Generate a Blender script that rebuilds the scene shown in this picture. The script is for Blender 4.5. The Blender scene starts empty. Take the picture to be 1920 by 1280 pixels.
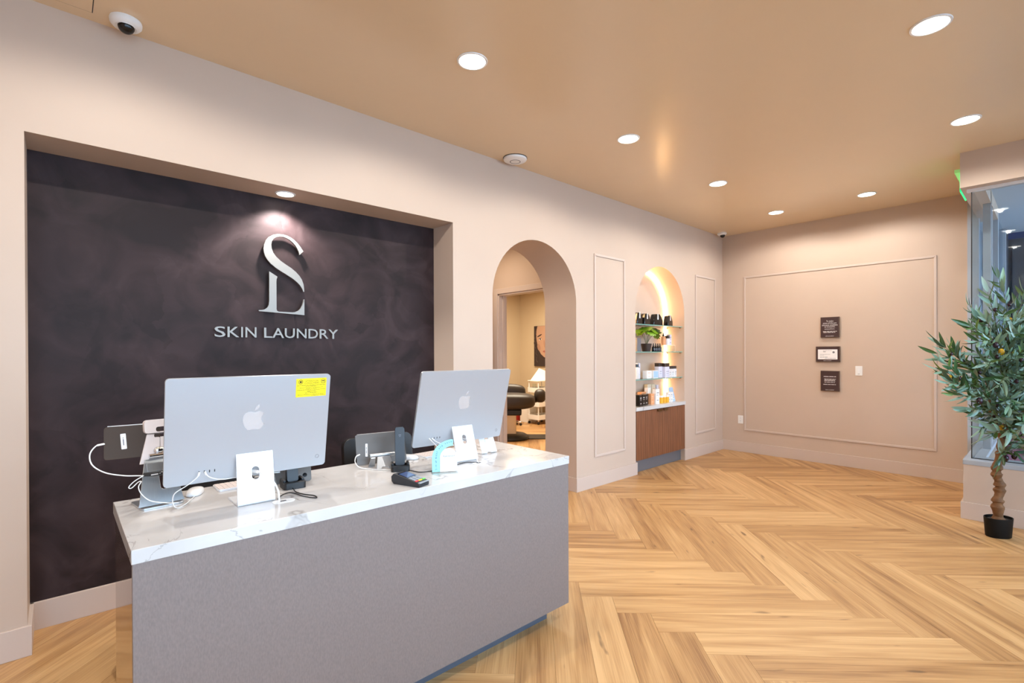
import bpy, bmesh, math, random
from mathutils import Matrix, Vector
from mathutils.geometry import tessellate_polygon
C = bpy.context.scene.collection
PI = math.pi
R = math.radians
rnd = random.Random(7)

# ------------------------------------------------------------------ camera, world, exposure
CAM_H = 1.43
cd = bpy.data.cameras.new('camera')
cam = bpy.data.objects.new('camera', cd)
C.objects.link(cam)
bpy.context.scene.camera = cam
F_PX, YAW, PITCH, ROLL, CY = 929.8906, 0.74116025, -0.0034061, 0.0035888, 663.8417
cd.sensor_width = 36.0
cd.sensor_fit = 'HORIZONTAL'
cd.lens = F_PX / 1920 * 36
cd.shift_y = (CY - 640) / 1920
cd.clip_start = 0.05
fw = Vector((math.sin(YAW) * math.cos(PITCH), math.cos(YAW) * math.cos(PITCH), math.sin(PITCH)))
rt = Vector((math.cos(YAW), -math.sin(YAW), 0))
dn = fw.cross(rt)
rt2 = rt * math.cos(ROLL) + dn * math.sin(ROLL)
dn2 = -rt * math.sin(ROLL) + dn * math.cos(ROLL)
m = Matrix.Identity(4)
for i in range(3):
    m[i][0], m[i][1], m[i][2] = rt2[i], -dn2[i], -fw[i]
m[2][3] = CAM_H
cam.matrix_world = m

def to_px(p):
    v = Vector(p) - Vector((0, 0, CAM_H))
    d = v.dot(fw)
    if d < 0.15:
        return None
    return (F_PX * v.dot(rt2) / d + 960, F_PX * v.dot(dn2) / d + CY)

w = bpy.data.worlds.new('world')
bpy.context.scene.world = w
w.use_nodes = True
bg = w.node_tree.nodes['Background']
bg.inputs['Color'].default_value = (0.64, 0.80, 1.0, 1)
bg.inputs['Strength'].default_value = 8.6
vs = bpy.context.scene.view_settings
vs.view_transform = 'Standard'
vs.look = 'None'
vs.exposure = 0.12
vs.gamma = 1.0
vs.use_curve_mapping = False
SPOT_W = 46.0
SPOT_COL = (1.0, 0.945, 0.875)
NICHE_W = 85.0
LED_E = 42.0
ROOM_W = 125.0
HALL_W = 13.0

# ------------------------------------------------------------------ materials
def lin(r, g, b):
    f = lambda c: (c / 255 / 12.92) if c / 255 <= 0.04045 else ((c / 255 + 0.055) / 1.055) ** 2.4
    return (f(r), f(g), f(b), 1)

def mat(name, rgb, rough=0.5, metal=0.0, spec=0.5, emit=None, es=0.0, coat=0.0, trans=0.0, noise=0.0, nscale=30.0, bump=0.0, stretch=(1, 1, 1)):
    mt = bpy.data.materials.new(name)
    mt.use_nodes = True
    nt = mt.node_tree
    b = nt.nodes['Principled BSDF']
    col = lin(*rgb) if max(rgb) > 1.001 else (*rgb, 1)
    b.inputs['Base Color'].default_value = col
    b.inputs['Roughness'].default_value = rough
    b.inputs['Metallic'].default_value = metal
    b.inputs['Specular IOR Level'].default_value = spec
    b.inputs['Coat Weight'].default_value = coat
    b.inputs['Coat Roughness'].default_value = 0.05
    b.inputs['Transmission Weight'].default_value = trans
    if emit:
        b.inputs['Emission Color'].default_value = lin(*emit) if max(emit) > 1.001 else (*emit, 1)
        b.inputs['Emission Strength'].default_value = es
    if noise or bump:
        tc = nt.nodes.new('ShaderNodeTexCoord')
        mp = nt.nodes.new('ShaderNodeMapping')
        mp.inputs['Scale'].default_value = stretch
        nz = nt.nodes.new('ShaderNodeTexNoise')
        nz.inputs['Scale'].default_value = nscale
        nz.inputs['Detail'].default_value = 6
        nt.links.new(tc.outputs['Object'], mp.inputs['Vector'])
        nt.links.new(mp.outputs['Vector'], nz.inputs['Vector'])
        if noise:
            mx = nt.nodes.new('ShaderNodeMixRGB')
            mx.inputs['Color1'].default_value = tuple(c * (1 - noise) for c in col[:3]) + (1,)
            mx.inputs['Color2'].default_value = tuple(min(1, c * (1 + noise)) for c in col[:3]) + (1,)
            rp = nt.nodes.new('ShaderNodeMapRange')
            rp.inputs['From Min'].default_value = 0.3
            rp.inputs['From Max'].default_value = 0.7
            nt.links.new(nz.outputs['Fac'], rp.inputs['Value'])
            nt.links.new(rp.outputs['Result'], mx.inputs['Fac'])
            nt.links.new(mx.outputs['Color'], b.inputs['Base Color'])
        if bump:
            bp = nt.nodes.new('ShaderNodeBump')
            bp.inputs['Strength'].default_value = bump
            bp.inputs['Distance'].default_value = 0.002
            nt.links.new(nz.outputs['Fac'], bp.inputs['Height'])
            nt.links.new(bp.outputs['Normal'], b.inputs['Normal'])
    return mt

def ramp(nt, stops):
    r = nt.nodes.new('ShaderNodeValToRGB')
    while len(r.color_ramp.elements) < len(stops):
        r.color_ramp.elements.new(0.5)
    for e, (p, c) in zip(r.color_ramp.elements, stops):
        e.position = p
        e.color = c
    return r

def wood_mat(name, dark, mid, light, knots=True, gx=1.1, gy=16.0, rough=0.42):
    mt = bpy.data.materials.new(name)
    mt.use_nodes = True
    nt = mt.node_tree
    N, Lk = nt.nodes.new, nt.links.new
    b = nt.nodes['Principled BSDF']
    uv = N('ShaderNodeUVMap')
    uv.uv_map = 'UVMap'
    mp = N('ShaderNodeMapping')
    mp.inputs['Scale'].default_value = (gx, gy, 1)
    Lk(uv.outputs['UV'], mp.inputs['Vector'])
    n1 = N('ShaderNodeTexNoise')
    n1.inputs['Scale'].default_value = 1.0
    n1.inputs['Detail'].default_value = 5
    n1.inputs['Distortion'].default_value = 0.6
    Lk(mp.outputs['Vector'], n1.inputs['Vector'])
    mp2 = N('ShaderNodeMapping')
    mp2.inputs['Scale'].default_value = (gx * 3.2, gy * 11, 1)
    Lk(uv.outputs['UV'], mp2.inputs['Vector'])
    n2 = N('ShaderNodeTexNoise')
    n2.inputs['Scale'].default_value = 1.0
    n2.inputs['Detail'].default_value = 3
    Lk(mp2.outputs['Vector'], n2.inputs['Vector'])
    # plank tone: very low frequency in the plank's own uv offset
    sep = N('ShaderNodeSeparateXYZ')
    uv2 = N('ShaderNodeUVMap')
    uv2.uv_map = 'Tone'
    Lk(uv2.outputs['UV'], sep.inputs['Vector'])
    a1 = N('ShaderNodeMath'); a1.operation = 'MULTIPLY'; a1.inputs[1].default_value = 0.66
    Lk(n1.outputs['Fac'], a1.inputs[0])
    a2 = N('ShaderNodeMath'); a2.operation = 'MULTIPLY_ADD'; a2.inputs[1].default_value = 0.34
    Lk(n2.outputs['Fac'], a2.inputs[0]); Lk(a1.outputs[0], a2.inputs[2])
    a3 = N('ShaderNodeMath'); a3.operation = 'MULTIPLY_ADD'; a3.inputs[1].default_value = 0.18
    Lk(sep.outputs['X'], a3.inputs[0]); Lk(a2.outputs[0], a3.inputs[2])
    rp = ramp(nt, [(0.36, dark), (0.555, mid), (0.78, light)])
    Lk(a3.outputs[0], rp.inputs['Fac'])
    out = rp.outputs['Color']
    if knots:
        vo = N('ShaderNodeTexNoise')
        mp3 = N('ShaderNodeMapping')
        mp3.inputs['Scale'].default_value = (4.2, 17, 1)
        Lk(uv.outputs['UV'], mp3.inputs['Vector'])
        Lk(mp3.outputs['Vector'], vo.inputs['Vector'])
        vo.inputs['Scale'].default_value = 1.0
        vo.inputs['Detail'].default_value = 1.5
        kr = ramp(nt, [(0.0, (1, 1, 1, 1)), (0.235, (1, 1, 1, 1)), (0.30, (0, 0, 0, 1))])
        Lk(vo.outputs['Fac'], kr.inputs['Fac'])
        mx = N('ShaderNodeMixRGB')
        mx.inputs['Color2'].default_value = tuple(c * 0.35 for c in dark[:3]) + (1,)
        sc = N('ShaderNodeMath'); sc.operation = 'MULTIPLY'; sc.inputs[1].default_value = 0.75
        Lk(kr.outputs['Color'], sc.inputs[0])
        Lk(sc.outputs[0], mx.inputs['Fac']); Lk(out, mx.inputs['Color1'])
        out = mx.outputs['Color']
    Lk(out, b.inputs['Base Color'])
    b.inputs['Roughness'].default_value = rough
    bp = N('ShaderNodeBump')
    bp.inputs['Strength'].default_value = 0.12
    bp.inputs['Distance'].default_value = 0.001
    Lk(n2.outputs['Fac'], bp.inputs['Height'])
    Lk(bp.outputs['Normal'], b.inputs['Normal'])
    return mt

def marble_mat():
    mt = bpy.data.materials.new('white veined quartz')
    mt.use_nodes = True
    nt = mt.node_tree
    N, Lk = nt.nodes.new, nt.links.new
    b = nt.nodes['Principled BSDF']
    tc = N('ShaderNodeTexCoord')
    cols = None
    base = N('ShaderNodeTexNoise'); base.inputs['Scale'].default_value = 3.0; base.inputs['Detail'].default_value = 4
    Lk(tc.outputs['Object'], base.inputs['Vector'])
    r0 = ramp(nt, [(0.3, lin(194, 191, 189)), (0.7, lin(212, 210, 209))])
    Lk(base.outputs['Fac'], r0.inputs['Fac'])
    out = r0.outputs['Color']
    for sc, det, wd, st, seed in ((1.5, 5, 0.011, 0.75, 3.1), (2.6, 6, 0.007, 0.5, 9.7)):
        mp = N('ShaderNodeMapping'); mp.inputs['Location'].default_value = (seed, seed * 1.7, seed * .3)
        Lk(tc.outputs['Object'], mp.inputs['Vector'])
        nz = N('ShaderNodeTexNoise'); nz.inputs['Scale'].default_value = sc; nz.inputs['Detail'].default_value = det
        nz.inputs['Roughness'].default_value = 0.55; nz.inputs['Distortion'].default_value = 0.8
        Lk(mp.outputs['Vector'], nz.inputs['Vector'])
        s = N('ShaderNodeMath'); s.operation = 'SUBTRACT'; s.inputs[1].default_value = 0.5
        Lk(nz.outputs['Fac'], s.inputs[0])
        a = N('ShaderNodeMath'); a.operation = 'ABSOLUTE'; Lk(s.outputs[0], a.inputs[0])
        rr = N('ShaderNodeMapRange'); rr.inputs['From Min'].default_value = 0.0; rr.inputs['From Max'].default_value = wd
        rr.inputs['To Min'].default_value = st; rr.inputs['To Max'].default_value = 0.0
        Lk(a.outputs[0], rr.inputs['Value'])
        ms = N('ShaderNodeTexNoise'); ms.inputs['Scale'].default_value = 2.3
        mp2 = N('ShaderNodeMapping'); mp2.inputs['Location'].default_value = (seed * 3, 1, 4)
        Lk(tc.outputs['Object'], mp2.inputs['Vector']); Lk(mp2.outputs['Vector'], ms.inputs['Vector'])
        mr = N('ShaderNodeMapRange'); mr.inputs['From Min'].default_value = 0.5; mr.inputs['From Max'].default_value = 0.62
        Lk(ms.outputs['Fac'], mr.inputs['Value'])
        mu = N('ShaderNodeMath'); mu.operation = 'MULTIPLY'
        Lk(rr.outputs['Result'], mu.inputs[0]); Lk(mr.outputs['Result'], mu.inputs[1])
        mx = N('ShaderNodeMixRGB'); mx.inputs['Color2'].default_value = lin(128, 122, 116)
        Lk(mu.outputs[0], mx.inputs['Fac']); Lk(out, mx.inputs['Color1'])
        out = mx.outputs['Color']
    Lk(out, b.inputs['Base Color'])
    b.inputs['Roughness'].default_value = 0.14
    return mt

def plaster_mat():
    mt = bpy.data.materials.new('dark aubergine plaster')
    mt.use_nodes = True
    nt = mt.node_tree
    N, Lk = nt.nodes.new, nt.links.new
    b = nt.nodes['Principled BSDF']
    tc = N('ShaderNodeTexCoord')
    d = N('ShaderNodeTexNoise'); d.inputs['Scale'].default_value = 2.2; d.inputs['Detail'].default_value = 6
    Lk(tc.outputs['Object'], d.inputs['Vector'])
    ad = N('ShaderNodeMixRGB'); ad.blend_type = 'ADD'; ad.inputs['Fac'].default_value = 0.7
    Lk(tc.outputs['Object'], ad.inputs['Color1']); Lk(d.outputs['Color'], ad.inputs['Color2'])
    v = N('ShaderNodeTexVoronoi'); v.inputs['Scale'].default_value = 4.2; v.feature = 'F1'
    Lk(ad.outputs['Color'], v.inputs['Vector'])
    n = N('ShaderNodeTexNoise'); n.inputs['Scale'].default_value = 3.4; n.inputs['Detail'].default_value = 8; n.inputs['Distortion'].default_value = 1.2
    Lk(tc.outputs['Object'], n.inputs['Vector'])
    sep = N('ShaderNodeSeparateColor'); Lk(v.outputs['Color'], sep.inputs['Color'])
    mx = N('ShaderNodeMath'); mx.operation = 'MULTIPLY_ADD'; mx.inputs[1].default_value = 0.11
    Lk(sep.outputs['Red'], mx.inputs[0]); Lk(n.outputs['Fac'], mx.inputs[2])
    rp = ramp(nt, [(0.42, lin(36, 25, 25)), (0.62, lin(50, 37, 38)), (0.85, lin(66, 52, 53))])
    Lk(mx.outputs[0], rp.inputs['Fac'])
    Lk(rp.outputs['Color'], b.inputs['Base Color'])
    b.inputs['Specular IOR Level'].default_value = .18
    rr = N('ShaderNodeMapRange'); rr.inputs['To Min'].default_value = 0.42; rr.inputs['To Max'].default_value = 0.62
    Lk(n.outputs['Fac'], rr.inputs['Value']); Lk(rr.outputs['Result'], b.inputs['Roughness'])
    bp = N('ShaderNodeBump'); bp.inputs['Strength'].default_value = 0.12; bp.inputs['Distance'].default_value = 0.004
    Lk(mx.outputs[0], bp.inputs['Height']); Lk(bp.outputs['Normal'], b.inputs['Normal'])
    return mt

def thin_glass(name, tint, refl=1.0):
    mt = bpy.data.materials.new(name)
    mt.use_nodes = True
    nt = mt.node_tree
    nt.nodes.remove(nt.nodes['Principled BSDF'])
    N, Lk = nt.nodes.new, nt.links.new
    tr = N('ShaderNodeBsdfTransparent'); tr.inputs['Color'].default_value = (*tint, 1)
    gl = N('ShaderNodeBsdfGlossy'); gl.inputs['Roughness'].default_value = 0.02
    fr = N('ShaderNodeFresnel'); fr.inputs['IOR'].default_value = 1.45
    mu = N('ShaderNodeMath'); mu.operation = 'MULTIPLY'; mu.inputs[1].default_value = refl
    Lk(fr.outputs['Fac'], mu.inputs[0])
    ms = N('ShaderNodeMixShader')
    Lk(mu.outputs[0], ms.inputs['Fac']); Lk(tr.outputs[0], ms.inputs[1]); Lk(gl.outputs[0], ms.inputs[2])
    Lk(ms.outputs[0], nt.nodes['Material Output'].inputs['Surface'])
    return mt

def leaf_mat(name, top, under, vein):
    mt = bpy.data.materials.new(name)
    mt.use_nodes = True
    nt = mt.node_tree
    N, Lk = nt.nodes.new, nt.links.new
    b = nt.nodes['Principled BSDF']
    g = N('ShaderNodeNewGeometry')
    oi = N('ShaderNodeObjectInfo')
    hs = N('ShaderNodeHueSaturation')
    hs.inputs['Color'].default_value = lin(*top)
    mr = N('ShaderNodeMapRange'); mr.inputs['To Min'].default_value = 0.6; mr.inputs['To Max'].default_value = 1.5
    Lk(oi.outputs['Random'], mr.inputs['Value']); Lk(mr.outputs['Result'], hs.inputs['Value'])
    mx = N('ShaderNodeMixRGB'); mx.inputs['Color2'].default_value = lin(*under)
    Lk(g.outputs['Backfacing'], mx.inputs['Fac']); Lk(hs.outputs['Color'], mx.inputs['Color1'])
    Lk(mx.outputs['Color'], b.inputs['Base Color'])
    b.inputs['Roughness'].default_value = 0.33
    return mt

M = {}
M['wall'] = mat('warm beige wall paint', (200, 179, 162), 0.55, noise=0.015, nscale=3, spec=0.35)
M['ceil'] = mat('satin beige ceiling paint', (228, 203, 169), 0.25, noise=0.01, nscale=2, spec=0.45)
M['trim'] = mat('beige trim enamel', (204, 186, 174), 0.4)
M['room'] = mat('treatment room paint', (196, 178, 150), 0.6)
M['plaster'] = plaster_mat()
M['oak'] = wood_mat('honey oak plank', lin(134, 91, 52), lin(182, 138, 88), lin(212, 170, 118))
M['joint'] = mat('floor joint', (150, 108, 66), 0.8)
M['desk'] = mat('taupe metallic laminate', (130, 118, 114), 0.45, metal=0.3, noise=0.10, nscale=240, stretch=(1, 1, .35))
M['deskend'] = mat('polished bronze laminate', (150, 126, 108), 0.07, metal=0.85, spec=.6)
M['kick'] = mat('blue grey kick strip', (86, 92, 104), 0.3, metal=0.3)
M['quartz'] = marble_mat()
M['alu'] = mat('silver aluminium', (190, 194, 200), 0.36, metal=0.6)
M['alu_white'] = mat('bright satin aluminium', (236, 238, 242), 0.32, metal=0.35)
M['logo'] = mat('polished logo inlay', (226, 232, 240), 0.12, metal=0.6)
M['screen'] = mat('black screen glass', (10, 10, 12), 0.06)
M['white'] = mat('white plastic', (236, 234, 232), 0.4)
M['whitegloss'] = mat('glossy white', (240, 240, 240), 0.15)
M['pinkwhite'] = mat('off white pinkish plastic', (232, 220, 216), 0.38)
M['black'] = mat('black plastic', (24, 24, 26), 0.38)
M['blackgloss'] = mat('gloss black', (14, 14, 16), 0.12)
M['darkgrey'] = mat('dark slate plastic', (40, 42, 47), 0.4)
M['slot'] = mat('dark slot', (30, 28, 30), 0.6)
M['tablet'] = mat('graphite aluminium back', (98, 92, 88), 0.4, metal=0.4)
M['tabletedge'] = mat('bright tablet edge', (196, 200, 206), 0.3, metal=0.8)
M['chrome'] = mat('chrome', (220, 220, 222), 0.12, metal=1.0)
M['brushed'] = mat('brushed steel', (186, 190, 194), 0.3, metal=0.85, noise=.05, nscale=40, stretch=(20, 1, 1))
M['sign'] = mat('brushed champagne metal letters', (134, 130, 125), 0.42, metal=0.55)
M['yellow'] = mat('yellow card', (250, 222, 20), 0.5)
M['ink'] = mat('dark ink', (52, 46, 20), 0.6)
M['greyink'] = mat('grey ink', (120, 118, 124), 0.6)
M['whiteink'] = mat('white ink', (226, 222, 220), 0.6)
M['blueink'] = mat('blue grey ink', (70, 92, 118), 0.6)
M['cyan'] = mat('turquoise card', (150, 214, 218), 0.35)
M['acrylic'] = thin_glass('clear acrylic', (0.95, 0.98, 0.98), .3)
M['sideglass'] = thin_glass('side glass', (0.92, 0.95, 0.97), .10)
M['glass'] = thin_glass('storefront glass', (0.90, 0.95, 0.97), 0.8)
M['shelfglass'] = thin_glass('clear shelf glass', (0.90, 0.96, 0.94), 1.0)
M['glassedge'] = mat('green glass edge', (120, 168, 158), 0.12)
M['walnut'] = mat('ribbed walnut veneer', (124, 78, 52), 0.4, noise=0.30, nscale=22, stretch=(5, 5, .18))
M['bronze'] = mat('bronze pull', (120, 92, 60), 0.35, metal=0.9)
M['greykick'] = mat('slate grey kickboard', (112, 110, 114), 0.5)
M['leather'] = mat('black leather', (34, 30, 28), 0.36, bump=.1, nscale=90)
M['brownleather'] = mat('espresso vinyl', (54, 46, 41), 0.48)
M['frame'] = mat('painted pale steel frame', (168, 174, 182), 0.4)
M['plaque'] = mat('aubergine plaque face', (66, 46, 46), 0.3)
M['plaqueframe'] = mat('dark bronze frame', (104, 84, 70), 0.35, metal=0.5)
M['paper'] = mat('white paper', (238, 236, 236), 0.6)
M['lens'] = mat('lamp lens', (255, 250, 240), 0.4, emit=(1.0, 0.93, 0.82), es=14.0)
M['lens_cool'] = mat('cool lamp lens', (255, 255, 255), 0.4, emit=(0.97, 0.97, 1.0), es=2.2)
M['led'] = mat('warm led strip', (255, 240, 200), 0.4, emit=(1.0, 0.64, 0.30), es=LED_E)
M['green'] = mat('lit green exit panel', (0, 190, 90), 0.3, emit=(0.0, 0.72, 0.22), es=1.3)
M['palegreen'] = mat('canopy with painted green glow', (150, 200, 130), 0.25, emit=(0.16, 0.42, 0.12), es=.6)  # white canopy housing; the sign's green light is put in as colour and emission
M['darkglass'] = mat('dark storefront glass', (66, 72, 80), 0.06, spec=.9)
M['bluefascia'] = mat('blue fascia', (30, 62, 110), 0.5)
M['burgundy'] = mat('burgundy panel', (104, 54, 72), 0.5)
M['concrete'] = mat('pale concrete', (150, 150, 150), 0.8, noise=.1, nscale=6)
M['vestceil'] = mat('pale vestibule ceiling', (196, 202, 210), 0.5)
M['trunk'] = mat('olive bark', (112, 76, 44), 0.75, noise=.3, nscale=24, bump=.6)
M['twig'] = mat('green twig', (92, 98, 56), 0.6)
M['leafA'] = leaf_mat('olive leaf deep', (58, 92, 52), (128, 160, 142), (90, 120, 70))
M['leafB'] = leaf_mat('olive leaf fresh', (88, 116, 56), (132, 164, 136), (90, 120, 70))
M['leafC'] = leaf_mat('olive leaf silver', (74, 108, 86), (158, 190, 182), (90, 120, 70))
M['olive'] = mat('ripe olive', (44, 22, 34), 0.18)
M['olivegold'] = mat('golden olive', (206, 160, 30), 0.25)
M['soil'] = mat('dark soil', (52, 46, 42), 0.9, noise=.4, nscale=60)
M['potblack'] = mat('matte black pot', (9, 9, 9), 0.55, spec=.25)
M['monstera'] = mat('bright monstera green', (112, 150, 30), 0.35, noise=.35, nscale=18)
M['amber'] = mat('amber jar', (232, 172, 40), 0.2)
M['orange'] = mat('peach carton', (226, 160, 112), 0.5)
M['beige'] = mat('cream carton', (226, 208, 180), 0.5)
M['lilac'] = mat('lilac white carton', (214, 212, 228), 0.5)
M['paleblue'] = mat('pale blue card', (168, 200, 232), 0.5)
M['red'] = mat('red bin', (150, 24, 20), 0.4)
M['blacktop'] = mat('dark brown cap', (58, 44, 38), 0.4)
M['frosted'] = mat('frosted bottle', (228, 226, 228), 0.3)
M['skin'] = mat('print skin', (178, 140, 116), 0.7)
M['skinshade'] = mat('print blush', (164, 124, 102), 0.7)
M['lipprint'] = mat('print lips', (150, 86, 78), 0.7)
M['hairlight'] = mat('print brown hair', (74, 56, 48), 0.7)
M['tabletbronze'] = mat('bronze tablet back', (64, 46, 30), 0.5, metal=0.1, spec=.3)
M['burgundylight'] = mat('burgundy seam', (142, 92, 110), 0.5)
M['hair'] = mat('print dark hair', (52, 38, 34), 0.7)
M['key'] = mat('grey key', (150, 154, 160), 0.4)
M['keyred'] = mat('red key', (214, 52, 48), 0.4)
M['keyyellow'] = mat('yellow key', (240, 208, 40), 0.4)
M['keygreen'] = mat('green key', (96, 190, 76), 0.4)
M['display'] = mat('terminal display', (44, 60, 96), 0.1, emit=(0.10, 0.16, 0.30), es=.35)

# ------------------------------------------------------------------ mesh helpers
class MB:
    def __init__(s):
        s.v, s.f, s.uv = [], [], {}
    def add(s, vs, fs, X=None):
        o = len(s.v)
        for p in vs:
            p = Vector(p)
            s.v.append(X @ p if X else p)
        for f in fs:
            s.f.append([i + o for i in f])
        return s
    def box(s, x0, x1, y0, y1, z0, z1, X=None):
        vs = [(x, y, z) for z in (z0, z1) for x, y in ((x0, y0), (x1, y0), (x1, y1), (x0, y1))]
        return s.add(vs, [(3, 2, 1, 0), (4, 5, 6, 7), (0, 1, 5, 4), (1, 2, 6, 5), (2, 3, 7, 6), (3, 0, 4, 7)], X)
    def prism(s, loops, z0, z1, X=None):
        """loops: outer ccw polygon, then holes; extruded z0..z1"""
        if isinstance(loops[0][0], (int, float)):
            loops = [loops]
        flat = [p for l in loops for p in l]
        n = len(flat)
        vs = [(p[0], p[1], z0) for p in flat] + [(p[0], p[1], z1) for p in flat]
        fs = []
        if len(loops) == 1 and n <= 4:
            fs += [tuple(range(n))[::-1], tuple(range(n, 2 * n))]
        else:
            for t in tessellate_polygon([[Vector((p[0], p[1], 0)) for p in l] for l in loops]):
                a, b, c = t
                pa, pb, pc = flat[a], flat[b], flat[c]
                if (pb[0] - pa[0]) * (pc[1] - pa[1]) - (pb[1] - pa[1]) * (pc[0] - pa[0]) < 0:
                    a, c = c, a
                fs += [(c, b, a), (a + n, b + n, c + n)]
        k = 0
        for li, l in enumerate(loops):
            q = len(l)
            ar = sum(l[i][0] * l[(i + 1) % q][1] - l[(i + 1) % q][0] * l[i][1] for i in range(q))
            for i in range(q):
                a, b = k + i, k + (i + 1) % q
                if (ar > 0) == (li == 0):
                    fs.append((a, b, b + n, a + n))
                else:
                    fs.append((b, a, a + n, b + n))
            k += q
        return s.add(vs, fs, X)
    def lathe(s, prof, n=24, X=None, cap=True):
        vs, fs = [], []
        for r, z in prof:
            for i in range(n):
                a = 2 * PI * i / n
                vs.append((r * math.cos(a), r * math.sin(a), z))
        for j in range(len(prof) - 1):
            for i in range(n):
                a, b = j * n + i, j * n + (i + 1) % n
                fs.append((a, b, b + n, a + n))
        if cap:
            fs.append(tuple(range(n))[::-1])
            fs.append(tuple(range((len(prof) - 1) * n, len(prof) * n)))
        return s.add(vs, fs, X)
    def cyl(s, r, z0, z1, n=20, X=None):
        return s.lathe([(r, z0), (r, z1)], n, X)
    def tube(s, pts, r, n=8, X=None):
        pts = [Vector(p) for p in pts]
        rs = r if isinstance(r, (list, tuple)) else [r] * len(pts)
        vs, fs = [], []
        up = None
        for i, p in enumerate(pts):
            t = (pts[min(i + 1, len(pts) - 1)] - pts[max(i - 1, 0)]).normalized()
            if up is None:
                up = t.orthogonal().normalized()
            up = (up - t * up.dot(t)).normalized()
            sd = t.cross(up)
            for k in range(n):
                a = 2 * PI * k / n
                vs.append(p + (up * math.cos(a) + sd * math.sin(a)) * rs[i])
        for j in range(len(pts) - 1):
            for k in range(n):
                a, b = j * n + k, j * n + (k + 1) % n
                fs.append((a, b, b + n, a + n))
        fs.append(tuple(range(n))[::-1])
        fs.append(tuple(range((len(pts) - 1) * n, len(pts) * n)))
        return s.add(vs, fs, X)
    def ball(s, rx, ry, rz, c=(0, 0, 0), n=16, X=None, power=1.0):
        vs, fs = [], []
        h = n // 2
        sg = lambda t: math.copysign(abs(t) ** power, t)
        for j in range(h + 1):
            th = PI * j / h
            for i in range(n):
                a = 2 * PI * i / n
                vs.append((c[0] + rx * sg(math.sin(th)) * sg(math.cos(a)), c[1] + ry * sg(math.sin(th)) * sg(math.sin(a)), c[2] - rz * sg(math.cos(th))))
        for j in range(h):
            for i in range(n):
                a, b = j * n + i, j * n + (i + 1) % n
                fs.append((a, b, b + n, a + n))
        return s.add(vs, fs, X)
    def mesh(s, name, mt, smooth=True, ang=32):
        me = bpy.data.meshes.new(name)
        me.from_pydata([tuple(v) for v in s.v], [], s.f)
        me.validate()
        bm = bmesh.new(); bm.from_mesh(me)
        bmesh.ops.remove_doubles(bm, verts=bm.verts, dist=1e-6)
        bmesh.ops.recalc_face_normals(bm, faces=bm.faces) if getattr(s, 'recalc', False) else None
        bm.to_mesh(me); bm.free()
        if mt is not None:
            me.materials.append(M[mt] if isinstance(mt, str) else mt)
        if smooth:
            me.polygons.foreach_set('use_smooth', [True] * len(me.polygons))
            me.set_sharp_from_angle(angle=R(ang))
        me.update()
        return me
    def build(s, name, mt, parent=None, bevel=0.0, seg=2, smooth=True, loc=None):
        o = bpy.data.objects.new(name, None) if False else None
        if loc is not None and parent is None:
            L = Vector(loc)
            s.v = [v - L for v in s.v]
        me = s.mesh(name, mt, smooth)
        o = bpy.data.objects.new(name, me)
        C.objects.link(o)
        if loc is not None and parent is None:
            o.location = loc
        o.parent = parent
        if bevel:
            b = o.modifiers.new('edge', 'BEVEL')
            b.width = bevel; b.segments = seg; b.limit_method = 'ANGLE'; b.angle_limit = R(40)
            b.harden_normals = False
        return o

def rrect(x0, x1, y0, y1, r, n=5):
    out = []
    for cx, cy, a0 in ((x1 - r, y1 - r, 0), (x0 + r, y1 - r, 90), (x0 + r, y0 + r, 180), (x1 - r, y0 + r, 270)):
        for i in range(n + 1):
            a = R(a0 + 90 * i / n)
            out.append((cx + r * math.cos(a), cy + r * math.sin(a)))
    return out
def circle(r, n=24, cx=0, cy=0):
    return [(cx + r * math.cos(2 * PI * i / n), cy + r * math.sin(2 * PI * i / n)) for i in range(n)]
def spline(pts, n=8):
    pts = [Vector(p) for p in pts]
    P = [pts[0] * 2 - pts[1]] + pts + [pts[-1] * 2 - pts[-2]]
    out = []
    for i in range(1, len(P) - 2):
        for k in range(n):
            t = k / n
            a, b, c, d = P[i - 1], P[i], P[i + 1], P[i + 2]
            out.append(0.5 * ((2 * b) + (c - a) * t + (2 * a - 5 * b + 4 * c - d) * t * t + (3 * b - a - 3 * c + d) * t ** 3))
    out.append(pts[-1])
    return out
def frame(o, right, up):
    r, u = Vector(right).normalized(), Vector(up)
    u = (u - r * u.dot(r)).normalized()
    n = r.cross(u)
    X = Matrix.Identity(4)
    for i in range(3):
        X[i][0], X[i][1], X[i][2], X[i][3] = r[i], u[i], n[i], o[i]
    return X
def TR(x, y, z, rz=0):
    return Matrix.Translation((x, y, z)) @ Matrix.Rotation(rz, 4, 'Z')
UPRIGHT = frame((0, 0, 0), (1, 0, 0), (0, 0, 1))      # x right, y up, normal towards -y
def thing(name, label, cat, loc=(0, 0, 0), rz=0, group=None):
    o = bpy.data.objects.new(name, None)
    o.empty_display_size = 0.05
    C.objects.link(o)
    o.location = loc
    o.rotation_euler = (0, 0, rz)
    tag(o, label, cat, group)
    return o
def tag(o, label=None, cat=None, group=None, kind=None):
    if label: o['label'] = label
    if cat: o['category'] = cat
    if group: o['group'] = group
    if kind: o['kind'] = kind
    return o
def struct(name, mb, mt, parent=None, bevel=0, smooth=False):
    o = mb.build(name, mt, parent, bevel, smooth=smooth)
    if parent is None:
        o['kind'] = 'structure'
    return o
def root(name):
    o = bpy.data.objects.new(name, None)
    C.objects.link(o)
    o['kind'] = 'structure'
    return o
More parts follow.
